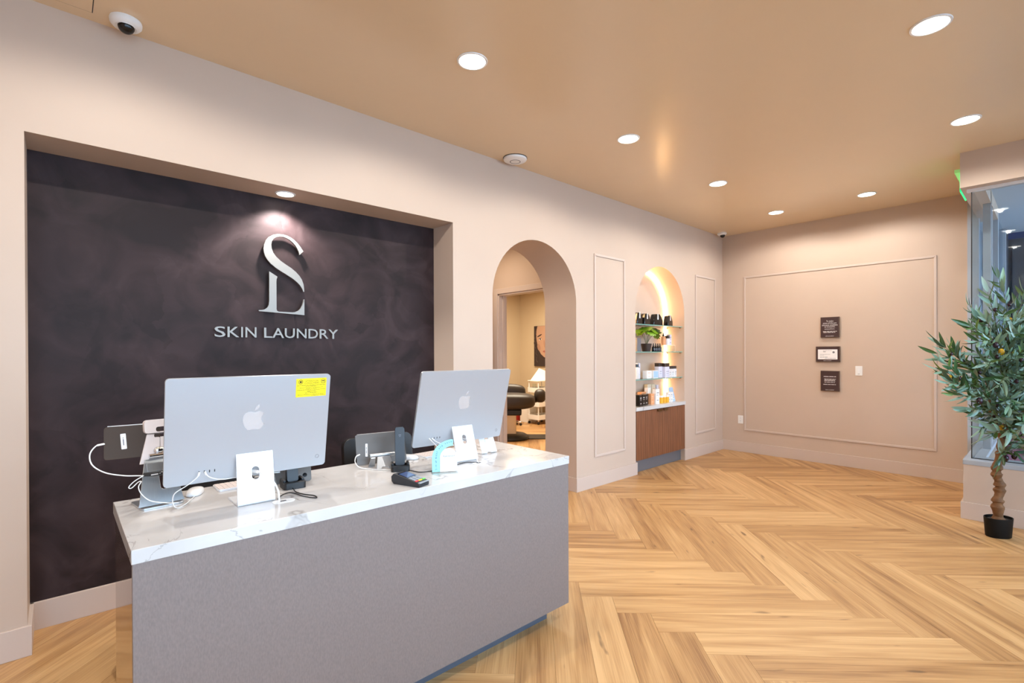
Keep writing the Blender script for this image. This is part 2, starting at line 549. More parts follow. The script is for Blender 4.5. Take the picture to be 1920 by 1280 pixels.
def dup(t, loc, rz=None, label=None):
    r = t.copy(); C.objects.link(r); r.location = loc
    if rz is not None: r.rotation_euler = (0, 0, rz)
    if label: r['label'] = label
    for ch in list(t.children):
        c = ch.copy(); C.objects.link(c); c.parent = r
        for g in list(ch.children):
            d = g.copy(); C.objects.link(d); d.parent = c
    return r
_font = {}
def text_mb(body, height, width=None, depth=0.0, bold=0.0, align=(0.5, 0.5), spacing=1.0):
    """flat lettering in local xy, scaled to cap height and width"""
    cu = bpy.data.curves.new('lettering', 'FONT')
    cu.body = body
    cu.size = 1.0
    cu.offset = bold
    cu.space_character = spacing
    cu.align_x = 'CENTER'
    cu.resolution_u = 3
    ob = bpy.data.objects.new('lettering', cu)
    C.objects.link(ob)
    dg = bpy.context.evaluated_depsgraph_get()
    dg.update()
    me = ob.evaluated_get(dg).to_mesh()
    vs = [v.co.copy() for v in me.vertices]
    fs = [list(p.vertices) for p in me.polygons]
    ob.evaluated_get(dg).to_mesh_clear()
    bpy.data.objects.remove(ob)
    bpy.data.curves.remove(cu)
    x0, x1 = min(v.x for v in vs), max(v.x for v in vs)
    y0, y1 = min(v.y for v in vs), max(v.y for v in vs)
    sy = height / (y1 - y0)
    sx = (width / (x1 - x0)) if width else sy
    vs = [((v.x - x0) * sx - align[0] * (x1 - x0) * sx, (v.y - y0) * sy - align[1] * height, 0) for v in vs]
    mb = MB()
    if depth:
        n = len(vs)
        cnt = {}
        for f in fs:
            for i in range(len(f)):
                e = (f[i], f[(i + 1) % len(f)])
                cnt[e] = 1
        allf = [tuple(i + n for i in f) for f in fs] + [tuple(reversed(f)) for f in fs]
        for (a, b) in cnt:
            if (b, a) not in cnt:
                allf.append((a, b, b + n, a + n))
        mb.add([(x, y, 0) for x, y, z in vs] + [(x, y, depth) for x, y, z in vs], allf)
    else:
        mb.add(vs, fs)
    return mb
def moved(mb, X):
    mb.v = [X @ Vector(v) for v in mb.v]
    return mb
def bars(mb, X, rows, z=0.0004):
    """small printed lines too fine to read: broken dashes"""
    for (x0, x1, y, h) in rows:
        x = x0
        while x < x1:
            l = min(rnd.uniform(3, 8) * h, x1 - x)
            mb.add([(x, y, z), (x + l, y, z), (x + l, y + h, z), (x, y + h, z)], [(0, 1, 2, 3)], X)
            x += l + h * 0.9

# ------------------------------------------------------------------ room dimensions
D, DB, DT = 3.296, 3.577, 3.736          # long wall face, niche back, tunnel back
XE, CZ = 7.22, 3.12                      # end wall, ceiling
XL, YF = -1.8, -1.7                      # left wall, storefront behind the camera

# ---- floor: herringbone planks, one object each
def clip(poly, x0, x1, y0, y1):
    for ax, lim, sg in ((0, x0, 1), (0, x1, -1), (1, y0, 1), (1, y1, -1)):
        out = []
        for i in range(len(poly)):
            a, b = poly[i], poly[(i + 1) % len(poly)]
            da, db = (a[ax] - lim) * sg, (b[ax] - lim) * sg
            if da >= 0: out.append(a)
            if da * db < 0:
                t = da / (da - db)
                out.append((a[0] + (b[0] - a[0]) * t, a[1] + (b[1] - a[1]) * t))
        poly = out
        if not poly: return poly
    return poly
floor = root('floor')
sub = MB().box(XL, XE, YF, D + .3, -0.06, -0.004).box(2.7, 7.55, DB + .01, 7.98, -0.06, -0.004)
struct('subfloor', sub, 'joint', floor)
PW, PL = 0.1801, 1.2607
U, V = Vector((-.70711, .70711)), Vector((.70711, .70711))
O2 = Vector((3.148, 1.236))
gap = 0.0006
def plank_mesh(mb, poly, du, uvs, tones):
    """poly in world xy, along-direction du"""
    dv = Vector((-du.y, du.x))
    ru, rv, tone = rnd.uniform(0, 50), rnd.uniform(0, 50), rnd.random()
    n = len(poly); o = len(mb.v)
    mb.add([(p[0], p[1], 0) for p in poly] + [(p[0], p[1], -0.006) for p in poly],
           [tuple(range(n))] + [(i, i + n, (i + 1) % n + n, (i + 1) % n) for i in range(n)])
    for p in list(poly) * 2:
        q = Vector(p)
        uvs.append((q.dot(du) + ru, q.dot(dv) + rv))
        tones.append((tone, tone))
def finish(mb, name, uvs, tones, c):
    me = bpy.data.meshes.new(name)
    me.from_pydata([(v.x - c[0], v.y - c[1], v.z) for v in mb.v], [], mb.f)
    for nm, dat in (('UVMap', uvs), ('Tone', tones)):
        l = me.uv_layers.new(name=nm)
        for lp in me.loops:
            l.data[lp.index].uv = dat[lp.vertex_index]
    me.materials.append(M['oak'])
    o = bpy.data.objects.new(name, me); C.objects.link(o)
    o.location = (c[0], c[1], 0); o.parent = floor
    return o
rest, ruv, rtone = MB(), [], []
planks = []
for y in range(-70, 70):
    for x in range(-70, 70):
        d = (x - y) % 14
        if d == 0: q = (x, x + 7, y, y + 1, U)
        elif d == 13: q = (x, x + 1, y, y + 7, V)
        else: continue
        g = gap / PW
        u0, u1, v0, v1 = q[0] + g, q[1] - g, q[2] + g, q[3] - g
        poly = [tuple(O2 + U * (a * PW) + V * (b * PW)) for a, b in ((u0, v0), (u0, v1), (u1, v1), (u1, v0))]
        if (poly[1][0] - poly[0][0]) * (poly[2][1] - poly[1][1]) - (poly[1][1] - poly[0][1]) * (poly[2][0] - poly[1][0]) < 0:
            poly.reverse()
        for reg in ((XL, XE - .001, YF, DB - .002), (2.75, 7.54, DB, 7.97)):
            pc = clip(poly, *reg)
            if len(pc) >= 3: planks.append((pc, q[4], reg[2] > 0))
cand = []
for pc, du, back in planks:
    pts = [Vector(p) for p in pc]
    cen = sum(pts, Vector((0, 0))) / len(pts)
    vis = 0
    for a in pts + [cen] + [(p + cen) / 2 for p in pts]:
        s = to_px((a.x, a.y, 0))
        if s and -10 < s[0] < 1930 and s[1] < 1290:
            if back and not (915 < s[0] < 1085): continue
            vis = 1
    area = abs(sum(pts[i].x * pts[(i + 1) % len(pts)].y - pts[(i + 1) % len(pts)].x * pts[i].y for i in range(len(pts)))) / 2
    cand.append((vis and area > 0.006, cen.length, pc, du, cen))
cand.sort(key=lambda c: (not c[0], c[1]))
for i, (vis, dist, pc, du, cen) in enumerate(cand):
    if vis and i < 295:
        mb, uvs, tones = MB(), [], []
        plank_mesh(mb, pc, du, uvs, tones)
        finish(mb, 'plank', uvs, tones, cen)
    else:
        plank_mesh(rest, pc, du, ruv, rtone)
o = finish(rest, 'plank_field', ruv, rtone, (0, 0)); o['kind'] = 'stuff'

# ---- ceiling
ceil = struct('ceiling', MB().box(XL, XE + .1, YF, DB + .16, CZ, CZ + .1), 'ceil')

# ---- long wall with its openings
def arch(x0, x1, z0, zs, n=28):
    r = (x1 - x0) / 2; cx = (x0 + x1) / 2
    return [(x0, z0), (x1, z0)] + [(cx + r * math.cos(PI * i / n), zs + (2.488 - zs) * math.sin(PI * i / n)) for i in range(n + 1)]
AX0, AX1, SX0, SX1, NX0, NX1, NZ = 2.79, 3.908, 4.972, 6.103, -0.114, 2.371, 2.488
SPR, SPR2 = 1.93, 1.923
outline = [(XL, 0), (NX0, 0), (NX0, NZ), (NX1, NZ), (NX1, 0), (AX0, 0)]
a = arch(AX0, AX1, 0, SPR)
outline += a[2:][::-1] + [(AX1, 0), (SX0, 0)]
b2 = arch(SX0, SX1, 0, SPR2)
outline += b2[2:][::-1] + [(SX1, 0), (XE, 0), (XE, CZ), (XL, CZ)]
wb = MB().prism(outline, -(DT - D), 0, frame((0, D, 0), (1, 0, 0), (0, 0, 1)))
wall = wb.build('wall_back', 'wall'); wall['kind'] = 'structure'
# dark plaster back of the desk niche, pale back of the shelf niche
struct('plaster_panel', MB().box(NX0 - .02, NX1 + .02, DB, DB + .1, 0, NZ + .02), 'plaster', wall)
struct('niche_panel', MB().box(SX0 - .02, SX1 + .02, DB, DB + .1, 0, 2.52), 'wall', wall)
# ---- end wall, left wall, storefront wall behind the camera
struct('wall_right', MB().box(XE, XE + .14, 0.62, DT, 0, CZ), 'wall')
struct('wall_left', MB().box(XL - .12, XL, YF, DT, 0, CZ), 'wall')
wf = MB().box(XL, 5.70, YF - .15, YF, 0, 0.46).box(XL, 9.2, YF - .15, YF, 2.82, CZ)
for x in (XL, 0.1, 2.0, 3.9, 5.64):
    wf.box(x, x + .08, YF - .12, YF - .02, .46, 2.82)
struct('wall_front', wf, 'frame')
pane = MB()
for i, (x0, x1) in enumerate(((XL + .08, .1), (.18, 2.0), (2.08, 3.9), (3.98, 5.64))):
    wn = struct('window_%d' % (i + 2), MB().box(x0, x1, YF - .075, YF - .067, .46, 2.82), 'glass')

# ---- baseboards
BB, BT = 0.142, 0.016
def board(name, *bx):
    mb = MB()
    for q in bx: mb.box(*q)
    return struct(name, mb, 'trim', bevel=.0015)
board('baseboard_back', (XL, NX0 + BT, D - BT, D, 0, BB), (NX0, NX0 + BT, D, DB, 0, BB), (NX0, NX1, DB - BT, DB, 0, BB), (NX1 - BT, NX1, D, DB, 0, BB))
board('baseboard_back.001', (NX1 - BT, AX0 + BT, D - BT, D, 0, BB), (AX0, AX0 + BT, D, DT, 0, BB))
board('baseboard_back.002', (AX1 - BT, SX0 + .012, D - BT, D, 0, BB), (AX1 - BT, AX1, D, DT, 0, BB))
board('baseboard_back.003', (SX1 - .012, XE - BT, D - BT, D, 0, BB))
board('baseboard_right', (XE - BT, XE, .62, D, 0, BB))
board('baseboard_left', (XL, XL + BT, YF, D, 0, BB))

# ---- wall panel mouldings: four mitred strips each
def moulding(name, X, x0, x1, y0, y1, wd=.026, t=.011):
    r = root(name)
    for (a, b, c, d) in ((x0, x1, y0, y0 + wd), (x0, x1, y1 - wd, y1)):
        i = wd if c == y0 else -wd
        lo = [(a, y0 if c == y0 else y1), (b, y0 if c == y0 else y1), (b - wd, (y0 if c == y0 else y1) + i), (a + wd, (y0 if c == y0 else y1) + i)]
        if c != y0: lo.reverse()
        o = struct('rail', MB().prism(lo, 0, t, X), 'trim', r, bevel=.004)
    for sgn, xx in ((1, x0), (-1, x1)):
        lo = [(xx, y0), (xx + sgn * wd, y0 + wd), (xx + sgn * wd, y1 - wd), (xx, y1)]
        if sgn < 0: lo.reverse()
        struct('stile', MB().prism(lo, 0, t, X), 'trim', r, bevel=.004)
LW = frame((0, D, 0), (1, 0, 0), (0, 0, 1))
EW = frame((XE, 0, 0), (0, -1, 0), (0, 0, 1))       # local x = -y
moulding('trim_1', LW, 4.198, 4.757, .314, 2.480)
moulding('trim_2', LW, 6.395, 6.985, .314, 2.480)
moulding('trim_3', EW, -2.985, -0.879, .308, 2.497)

# ---- storefront corner on the right: knee wall, sill, soffit, glass, frames
kx = 5.712
kw = MB().box(kx, kx + .25, YF, .524, 0, .462).box(kx + .25, XE, .36, .524, 0, .462)
struct('wall_knee', kw, 'wall')
board('baseboard_knee', (kx - BT, kx, YF, .524 + BT, 0, BB), (kx, XE, .524, .524 + BT, 0, BB))
sl = MB().box(kx - .004, kx + .25, YF, .528, .462, .502).box(kx + .25, XE, .40, .528, .462, .502)
sill = struct('trim_4', sl, 'frame', bevel=.003)
struct('wall_soffit', MB().box(5.70, 5.95, YF, .543, 2.822, CZ).box(5.95, XE + .14, .40, .543, 2.822, CZ), 'wall')
win = root('window_1')
GX, GY = 5.824, .479
for y0, y1 in ((-1.02, GY), (-1.66, -1.04)):
    struct('pane', MB().box(GX - .005, GX + .005, y0, y1, .502, 2.81), 'glass', win)
struct('pane', MB().box(GX, 7.14, GY - .01, GY, .502, 2.81), 'sideglass', win)
struct('glass_edge', MB().box(GX - .007, GX + .002, GY - .003, GY + .004, .502, 2.81), 'slot', win)
struct('glass_edge', MB().box(GX - .006, GX + .006, -2.55, GY, .502, .508), 'slot', win)
struct('head_rail', MB().box(GX - .03, GX + .01, YF, GY + .03, 2.797, 2.822), 'alu_white', win, bevel=.002)
struct('post', MB().box(7.12, 7.22, .53, .62, 0, CZ), 'frame', win)
struct('post', MB().box(6.48, 6.54, .40, .455, .502, 2.94), 'frame', win)
struct('post', MB().box(6.70, 6.76, .405, .460, .502, 2.94), 'frame', win)
struct('post', MB().box(7.44, 7.56, .405, .465, 0, 2.94), 'frame', win)
struct('post', MB().box(8.70, 8.84, .405, .465, 0, 2.94), 'frame', win)
for z in (2.02, .45):
    struct('transom', MB().box(7.56, 8.70, .41, .46, z, z + .07), 'frame', win)
struct('transom', MB().box(6.76, 7.44, .42, .46, 2.02, 2.09), 'frame', win)
struct('pane', MB().box(7.56, 8.70, .430, .438, 0, 2.94), 'sideglass', win)
struct('pane', MB().box(8.84, 9.1, .430, .438, 0, 2.94), 'sideglass', win)
# vestibule outside the glass
struct('ceiling_vestibule_added_canopy', MB().box(5.95, 7.36, YF, .40, 2.95, 3.05).box(7.36, 9.3, YF, .70, 2.95, 3.05).box(5.8, 14, YF - 4.5, YF, 2.95, 3.05), 'vestceil')  # outermost slab is an added, unseen canopy keeping sky light off the vestibule
struct('floor_vestibule', MB().box(5.96, 14, YF - .15, .36, -.08, -.01).box(-12, 18, YF - 14, YF - .15, -.08, -.01), 'concrete')
shop = root('window_6')
struct('dark_pane', MB().box(9.10, 9.14, YF, .40, 0, 2.95), 'darkglass', shop)
struct('fascia', MB().box(9.085, 9.10, YF, .40, 2.87, 2.95), 'bluefascia', shop)
struct('post', MB().box(9.04, 9.10, .30, .36, 0, 2.80), 'darkglass', shop)
struct('wall_neighbour', MB().box(7.36, 9.3, .62, .70, 0, 3.05).box(9.141, 9.3, .36, .62, 0, 2.95), 'frame')

# ---- corridor and treatment room behind the arch
WX = 4.05
DY0, DY1, DZ = 3.78, 4.674, 2.155
cw = MB().box(WX, WX + .12, DT, DY0, 0, 2.75).box(WX, WX + .12, DY1, 7.98, 0, 2.75).box(WX, WX + .12, DY0, DY1, DZ, 2.75)
cw.box(2.60, 2.70, DT, 7.98, 0, 2.75)
struct('wall_corridor', cw, 'wall')
struct('ceiling_corridor', MB().box(2.6, 7.7, DT, 8.1, 2.75, 2.85), 'ceil')
struct('wall_treatment', MB().box(7.55, 7.65, DT, 8.08, 0, 2.75).box(2.6, 7.65, 7.98, 8.08, 0, 2.75), 'room')
struct('wall_treatment.001', MB().box(WX + .12, 7.55, DT + .001, DT + .04, 0, 2.75), 'room')
dr = root('door_1')
struct('casing', MB().box(WX - .018, WX, DY1, DY1 + .072, 0, DZ + .065), 'trim', dr, bevel=.003)
struct('casing', MB().box(WX - .018, WX, DT, DY1, DZ, DZ + .065), 'trim', dr, bevel=.003)
struct('jamb', MB().box(WX - .004, WX + .124, DY1 - .018, DY1, 0, DZ), 'trim', dr)
struct('jamb', MB().box(WX + .05, WX + .075, DY1 - .032, DY1 - .018, 0, DZ), 'trim', dr)
struct('door_head', MB().box(WX - .004, WX + .124, DY0, DY1, DZ - .018, DZ), 'trim', dr)
board('baseboard_corridor', (WX - BT, WX, DY1 + .072, 7.98, 0, .12))
board('baseboard_treatment', (7.55 - BT, 7.55, DT + .04, 7.98, 0, .10), (WX + .12, 7.55 - BT, 7.98 - BT, 7.98, 0, .10))

# ------------------------------------------------------------------ ceiling lights
def make_light(name, label, loc, watts, size, blend, group, lensmat='lens', dia=.15):
    t = thing(name, label, 'ceiling light', loc, 0, group)
    r = dia / 2
    MB().lathe([(r + .014, -.0005), (r + .012, -.005), (r + .002, -.006), (r, -.002), (r, 0.0)], 32, cap=False).build('trim_ring', 'whitegloss', t)
    MB().lathe([(r, -.0025), (r * .6, -.0045), (.001, -.005)], 32, cap=True).build('lamp_lens', lensmat, t)
    return t
def spot(name, t, watts, size, blend, col=SPOT_COL, rad=.025, z=-.012):
    l = bpy.data.lights.new(name, 'SPOT')
    l.energy = watts; l.color = col
    l.spot_size = R(size); l.spot_blend = blend
    l.shadow_soft_size = rad
    o = bpy.data.objects.new(name, l); C.objects.link(o)
    o.parent = t; o.location = (0, 0, z)
    return o
spots = [
 (1.78, 2.277, 'recessed ceiling light above the white monitors, the largest of the inner row'),
 (3.342, 2.277, 'recessed ceiling light in front of the arched doorway, beside the warm ceiling glow'),
 (4.90, 2.279, 'recessed ceiling light in front of the lit shelf niche, third of the inner row'),
 (6.441, 2.279, 'recessed ceiling light deepest in the room, nearest the end wall corner'),
 (6.431, 1.361, 'recessed ceiling light above the three plaques, in front of the end wall'),
 (4.91, .437, 'recessed ceiling light nearest the storefront soffit'),
 (3.347, .432, 'largest recessed ceiling light, at the upper right over the open floor'),
]
for x, y, lb in spots:
    t = make_light('ceiling_light', lb, (x, y, CZ), 0, 0, 0, 'recessed downlights in the main ceiling')
    spot('downlight', t, SPOT_W, 166, .35)
for x, y, lb in ((.22, 2.277, 'recessed ceiling light above the left part of the niche, out of view'), (.20, .43, 'recessed ceiling light nearly above the viewpoint'), (1.78, .43, 'recessed ceiling light in front of the desk, outside the view'), (-1.2, 1.4, 'recessed ceiling light beside the left wall, outside the view')):
    t = make_light('ceiling_light', lb, (x, y, CZ), 0, 0, 0, 'recessed downlights in the main ceiling')
    spot('downlight', t, SPOT_W, 166, .35)
t = make_light('niche_light', 'recessed light in the niche soffit right above the metal emblem', (1.118, 3.445, NZ), 0, 0, 0, None, dia=.10)
spot('niche_spot', t, NICHE_W, 128, .7, (1, .97, .94), .02, -.02)
# the rooms behind
def area(name, loc, sx, sy, watts, col):
    l = bpy.data.lights.new(name, 'AREA'); l.shape = 'RECTANGLE'; l.size = sx; l.size_y = sy
    l.energy = watts; l.color = col
    o = bpy.data.objects.new(name, l); C.objects.link(o); o.location = loc
    return o
area('treatment_lamp', (5.9, 6.2, 2.72), 1.2, 1.2, ROOM_W, (1.0, .87, .66))
area('corridor_lamp', (3.35, 4.5, 2.72), .5, .5, HALL_W, (1.0, .80, .58))

# ------------------------------------------------------------------ ceiling devices
t = thing('security_camera', 'white dome security camera on the ceiling above the desk niche', 'camera', (.262, 3.178, CZ))
MB().lathe([(.066, 0), (.068, -.008), (.066, -.022), (.056, -.034), (.042, -.039), (.001, -.039)], 32).build('housing', 'white', t)
MB().ball(.036, .036, .036, (0, -.012, -.036), 20).build('dome', 'blackgloss', t)
MB().lathe([(.044, -.0405), (.046, -.037), (.040, -.036)], 28, Matrix.Translation((0, -.008, 0)), cap=False).build('dome_ring', 'white', t)
t = thing('security_camera', 'small white dome security camera in the ceiling corner by the end wall', 'camera', (7.0, 3.2, CZ))
MB().lathe([(.062, 0), (.062, -.014), (.05, -.028), (.034, -.034), (.001, -.034)], 24).build('housing', 'white', t)
MB().ball(.034, .034, .034, (-.006, -.012, -.032), 16).build('dome', 'blackgloss', t)
t = thing('access_point', 'flat white round wireless access point where the ceiling meets the long wall', 'access point', (2.942, 3.165, CZ))
MB().lathe([(.100, 0), (.102, -.010), (.098, -.020), (.085, -.027), (.05, -.031), (.001, -.032)], 40).build('dish', 'white', t)
MB().lathe([(.040, -.0318), (.041, -.0328), (.046, -.0324), (.047, -.0312)], 32, cap=False).build('ring', 'greyink', t)
MB().lathe([(.105, -.0005), (.105, -.004), (.100, -.004)], 40, cap=False).build('mount', 'slot', t)
t = thing('access_hatch', 'flush square access hatch in the ceiling at the upper left', 'hatch', (-.21, 2.88, CZ))
MB().box(-.345, .345, -.335, .335, -.0015, 0).build('shadow_gap', 'slot', t)
MB().box(-.341, .341, -.331, .331, -.003, -.0012).build('hatch_door', 'ceil', t)
t = thing('exit_sign', 'green lit exit sign tucked beside the storefront soffit', 'exit sign', (6.02, .552, 2.822))
MB().box(-.19, .20, -.005, .005, 0, .17).build('panel', 'green', t, bevel=.001)
MB().box(-.19, .20, -.007, .040, .17, .20).build('canopy', 'palegreen', t, bevel=.002)

# ------------------------------------------------------------------ wall emblem and lettering
WS = DB                                             # plaster surface
def wp(X, Y):                                       # emblem drawing units -> wall plane x, z
    return (0.9785 + (X - 372) * (0.2955 / 313.0), 1.697 + (953 - Y) * (0.541 / 530.0))
So = [(652, 545), (680, 517), (660, 490), (640, 468), (615, 448), (590, 434), (562, 425), (535, 422), (500, 424), (468, 434), (440, 452), (420, 478), (409, 505), (405, 532), (408, 556), (416, 580), (430, 602), (452, 625), (484, 648), (520, 668), (560, 688), (600, 709), (632, 731), (655, 752), (670, 774), (679, 795),
      (684, 792), (683, 768), (679, 742), (668, 712), (650, 687), (625, 663), (592, 640), (556, 621), (520, 600), (490, 576), (470, 552), (459, 525), (456, 500), (460, 478), (472, 459), (490, 446), (512, 439), (535, 437), (560, 442), (585, 453), (606, 468), (624, 486), (637, 505), (646, 525)]
Lo = [(442, 677), (497, 707), (491, 724), (490, 740), (490, 922), (494, 933), (504, 938), (600, 938), (622, 934), (642, 925), (658, 910), (670, 888), (678, 865), (682, 845), (685, 845), (685, 953), (372, 941), (372, 934), (395, 932), (415, 926), (430, 914), (438, 896), (441, 870)]
t = thing('wall_emblem', 'tall brushed metal S and L monogram mounted on the dark plaster wall', 'sign', (1.118, WS, 1.697))
for nm, pts in (('letter', So), ('letter', Lo)):
    q = [wp(*p) for p in pts]
    q = [(x - 1.118, z - 1.697) for x, z in q]
    ar = sum(q[i][0] * q[(i + 1) % len(q)][1] - q[(i + 1) % len(q)][0] * q[i][1] for i in range(len(q)))
    if ar < 0: q.reverse()
    MB().prism(q, .018, .034, UPRIGHT).build(nm, 'sign', t, smooth=False)
for x, z in ((-.06, .09), (.1, .01), (-.08, .45), (.05, .30)):
    MB().cyl(.006, 0, .02, 8, UPRIGHT @ Matrix.Translation((x, z, 0))).build('standoff', 'chrome', t)
t = thing('wall_lettering', 'row of silver capitals spelling the salon name below the monogram', 'sign', (1.1215, WS, 1.535))
widths = [('S', .724, .783), ('K', .794, .859), ('I', .870, .880), ('N', .894, .958), ('L', 1.003, 1.052), ('A', 1.053, 1.125), ('U', 1.130, 1.194), ('N', 1.207, 1.271), ('D', 1.284, 1.348), ('R', 1.360, 1.420), ('Y', 1.421, 1.490)]
sc = (1.519 - .724) / (1.490 - .724)
for ch, x0, x1 in widths:
    x0, x1 = .724 + (x0 - .724) * sc, .724 + (x1 - .724) * sc
    mb = text_mb(ch, .067, x1 - x0, .012, .006, (0, 0))
    moved(mb, UPRIGHT @ Matrix.Translation((x0 - 1.1215, 0, .012)))
    mb.build('letter', 'sign', t, smooth=False)
for ch, x0, x1 in widths:
    xc = .724 + ((x0 + x1) / 2 - .724) * sc - 1.1215
    if ch in 'AUDLKNR': xc = .724 + (x0 - .724) * sc + .006 - 1.1215
    MB().cyl(.003, 0, .013, 6, UPRIGHT @ Matrix.Translation((xc, .033 if ch != 'A' else .004, 0))).build('standoff', 'chrome', t)

# ------------------------------------------------------------------ reception desk
KZ = .875
DX0, DX1, DY, DYB = .149, 2.022, 1.757, 2.38
t = thing('reception_desk', 'long reception desk with veined white stone top and taupe front', 'desk', (1.08, 2.06, 0))
def W(mb): return moved(mb, Matrix.Translation((-1.08, -2.06, 0)))
W(MB().box(DX0, DX1, DY, DYB, KZ - .042, KZ)).build('countertop', 'quartz', t, bevel=.002)
W(MB().box(DX0 + .003, DX1 - .003, DY + .004, DY + .024, .085, KZ - .042)).build('front_panel', 'desk', t, bevel=.001)
W(MB().box(DX0 + .003, DX0 + .023, DY + .0242, DYB - .05, .0, KZ - .042)).build('end_panel', 'deskend', t)
W(MB().box(DX1 - .023, DX1 - .003, DY + .0242, DYB - .05, .085, KZ - .042)).build('end_panel', 'desk', t)
W(MB().box(DX0 + .023, DX1 - .09, DY + .085, DY + .10, 0, .085)).build('kickboard', 'kick', t)
W(MB().box(DX0 + .03, DX1 - .03, DY + .30, DY + .32, .085, KZ - .042)).build('modesty_panel', 'desk', t)
W(MB().box(DX0 + .023, DX1 - .09, DY + .10, DY + .50, 0, .085)).build('plinth', 'slot', t)

# office chairs behind the desk
def office_chair(label, loc, rz):
    t = thing('office_chair', label, 'chair', loc, rz, 'chairs behind the desk')
    top = .91
    X = frame((0, 0, .52), (1, 0, 0), (0, .10, 1))
    MB().prism(rrect(-.235, .235, 0, top - .52, .05, 5), -.02, .02, X).build('backrest', 'leather', t, bevel=.008)
    MB().prism(rrect(-.25, .25, -.22, .25, .08, 5), .44, .50, None).build('seat', 'leather', t, bevel=.015)
    MB().box(-.03, .03, -.02, .0, .40, .62, Matrix.Translation((0, .03, 0))).build('back_bar', 'black', t)
    MB().cyl(.03, .10, .44, 16).build('column', 'black', t)
    for k in range(5):
        a = 2 * PI * k / 5
        X = Matrix.Rotation(a, 4, 'Z')
        b = MB().box(0, .30, -.02, .02, .06, .10, X).build('base_leg', 'black', t, bevel=.006)
        MB().cyl(.028, -.02, .02, 14, X @ Matrix.Translation((.29, 0, .03)) @ Matrix.Rotation(PI / 2, 4, 'X')).build('caster', 'black', b)
    return t
ch = office_chair('black leather office chair whose low back shows between the two monitors', (1.50, 2.87, 0), 0.0)
c2 = dup(ch, (.60, 2.80, -.075), .12, 'black leather office chair mostly hidden behind the nearer monitor')

# ------------------------------------------------------------------ all-in-one monitors
APL = [(0, .30), (-.08, .335), (-.18, .355), (-.28, .33), (-.36, .26), (-.405, .15), (-.41, .02), (-.385, -.12), (-.33, -.25), (-.26, -.35), (-.19, -.40), (-.11, -.39), (-.04, -.365), (.02, -.362), (.10, -.385), (.17, -.40), (.24, -.36), (.31, -.27), (.365, -.165), (.30, -.115), (.255, -.04), (.245, .06), (.275, .15), (.345, .22), (.29, .295), (.20, .345), (.11, .345)]
LEAF = [(.0, .39), (.005, .46), (.04, .535), (.10, .59), (.17, .615), (.175, .56), (.15, .49), (.10, .43), (.04, .40)]
def monitor(label, loc, rz, tilt, h, dz, footx, footy):
    t = thing('desktop_computer', label, 'computer', loc, rz, 'all-in-one computers on the desk')
    up = (0, -math.sin(tilt), math.cos(tilt))
    X = frame((0, 0, dz), (1, 0, 0), up)
    wd = .547
    p = MB().prism(rrect(-wd / 2, wd / 2, 0, h, .013, 6), -.0115, 0, X).build('panel', 'alu', t, bevel=.0012)
    MB().prism(rrect(-wd / 2 + .004, wd / 2 - .004, .004, h - .004, .010, 4), -.0128, -.0113, X).build('screen', 'screen', t)
    X2 = X @ Matrix.Translation((.032 if False else 0, h * .565, 0))
    s = .094
    lg = MB()
    for pts in (APL, LEAF):
        q = [(x * s, y * s) for x, y in pts]
        ar = sum(q[i][0] * q[(i + 1) % len(q)][1] - q[(i + 1) % len(q)][0] * q[i][1] for i in range(len(q)))
        if ar < 0: q.reverse()
        lg.prism(q, 0, .0006, X2)
    lg.build('logo', 'logo', t, smooth=False)
    b = MB()
    b.lathe([(.0075, 0), (.0075, .0008), (.0065, .0008), (.0065, 0)], 24, X @ Matrix.Translation((wd / 2 - .034, .040, 0)), cap=False)
    b.build('power_button', 'greyink', t)
    pb = MB()
    for k in range(4):
        pb.prism(rrect(-.0015, .0015, -.005, .005, .0014, 3), 0, .0005, X @ Matrix.Translation((-wd / 2 + .103 + k * .016, .040, 0)))
    pb.build('port', 'slot', t)
    # bent stand: foot plate, leg with cable hole
    wf = .0635
    legtop = Vector((footx, 0, dz)) + Vector(up) * .090 + Vector((0, -math.cos(tilt), -math.sin(tilt))) * .002
    base = Vector((footx, footy, .010))
    ud = (legtop - base)
    L = ud.length
    XL2 = frame(base, (1, 0, 0), ud)
    slot = [(0 + .0125 * math.cos(a), .104 + (.011 if math.sin(a) > 0 else -.011) + .0125 * math.sin(a)) for a in [2 * PI * i / 24 + .01 for i in range(24)]]
    MB().prism([[(-wf, 0), (wf, 0), (wf * .985, L), (-wf * .985, L)], slot[::-1]], -.006, 0, XL2).build('stand_leg', 'alu_white', t, bevel=.001)
    bend = []
    ft = MB()
    prof = []
    for i in range(9):
        a = R(-90 - 78 * i / 8)
        prof.append((footy + .004 + .010 + .010 * math.cos(a) - .004, .0106 + .010 * math.sin(a)))
    prof2 = [(footy + .150, .0006)] + prof[:]
    inner = [(y + .006 * (1 if i else 0) * 0.6, z + .0055) for i, (y, z) in enumerate(prof2)]
    loop = prof2 + inner[::-1]
    q = loop
    XX = frame((footx - wf, 0, 0), (0, 1, 0), (0, 0, 1))
    ar = sum(q[i][0] * q[(i + 1) % len(q)][1] - q[(i + 1) % len(q)][0] * q[i][1] for i in range(len(q)))
    if ar < 0: q = q[::-1]
    ft.prism(q, 0, 2 * wf, XX)
    ft.build('stand_foot', 'alu_white', t)
    return t, X
m1, X1 = monitor('wide silver all-in-one computer seen from behind with a yellow card on it', (.533, 2.029, KZ), -.015, .182, .379, .974 - KZ, .006, -.046)
m2, X2m = monitor('silver all-in-one computer seen from behind at the far end of the desk', (1.542, 2.099, KZ), -.042, .262, .388, .965 - KZ, .004, -.078)
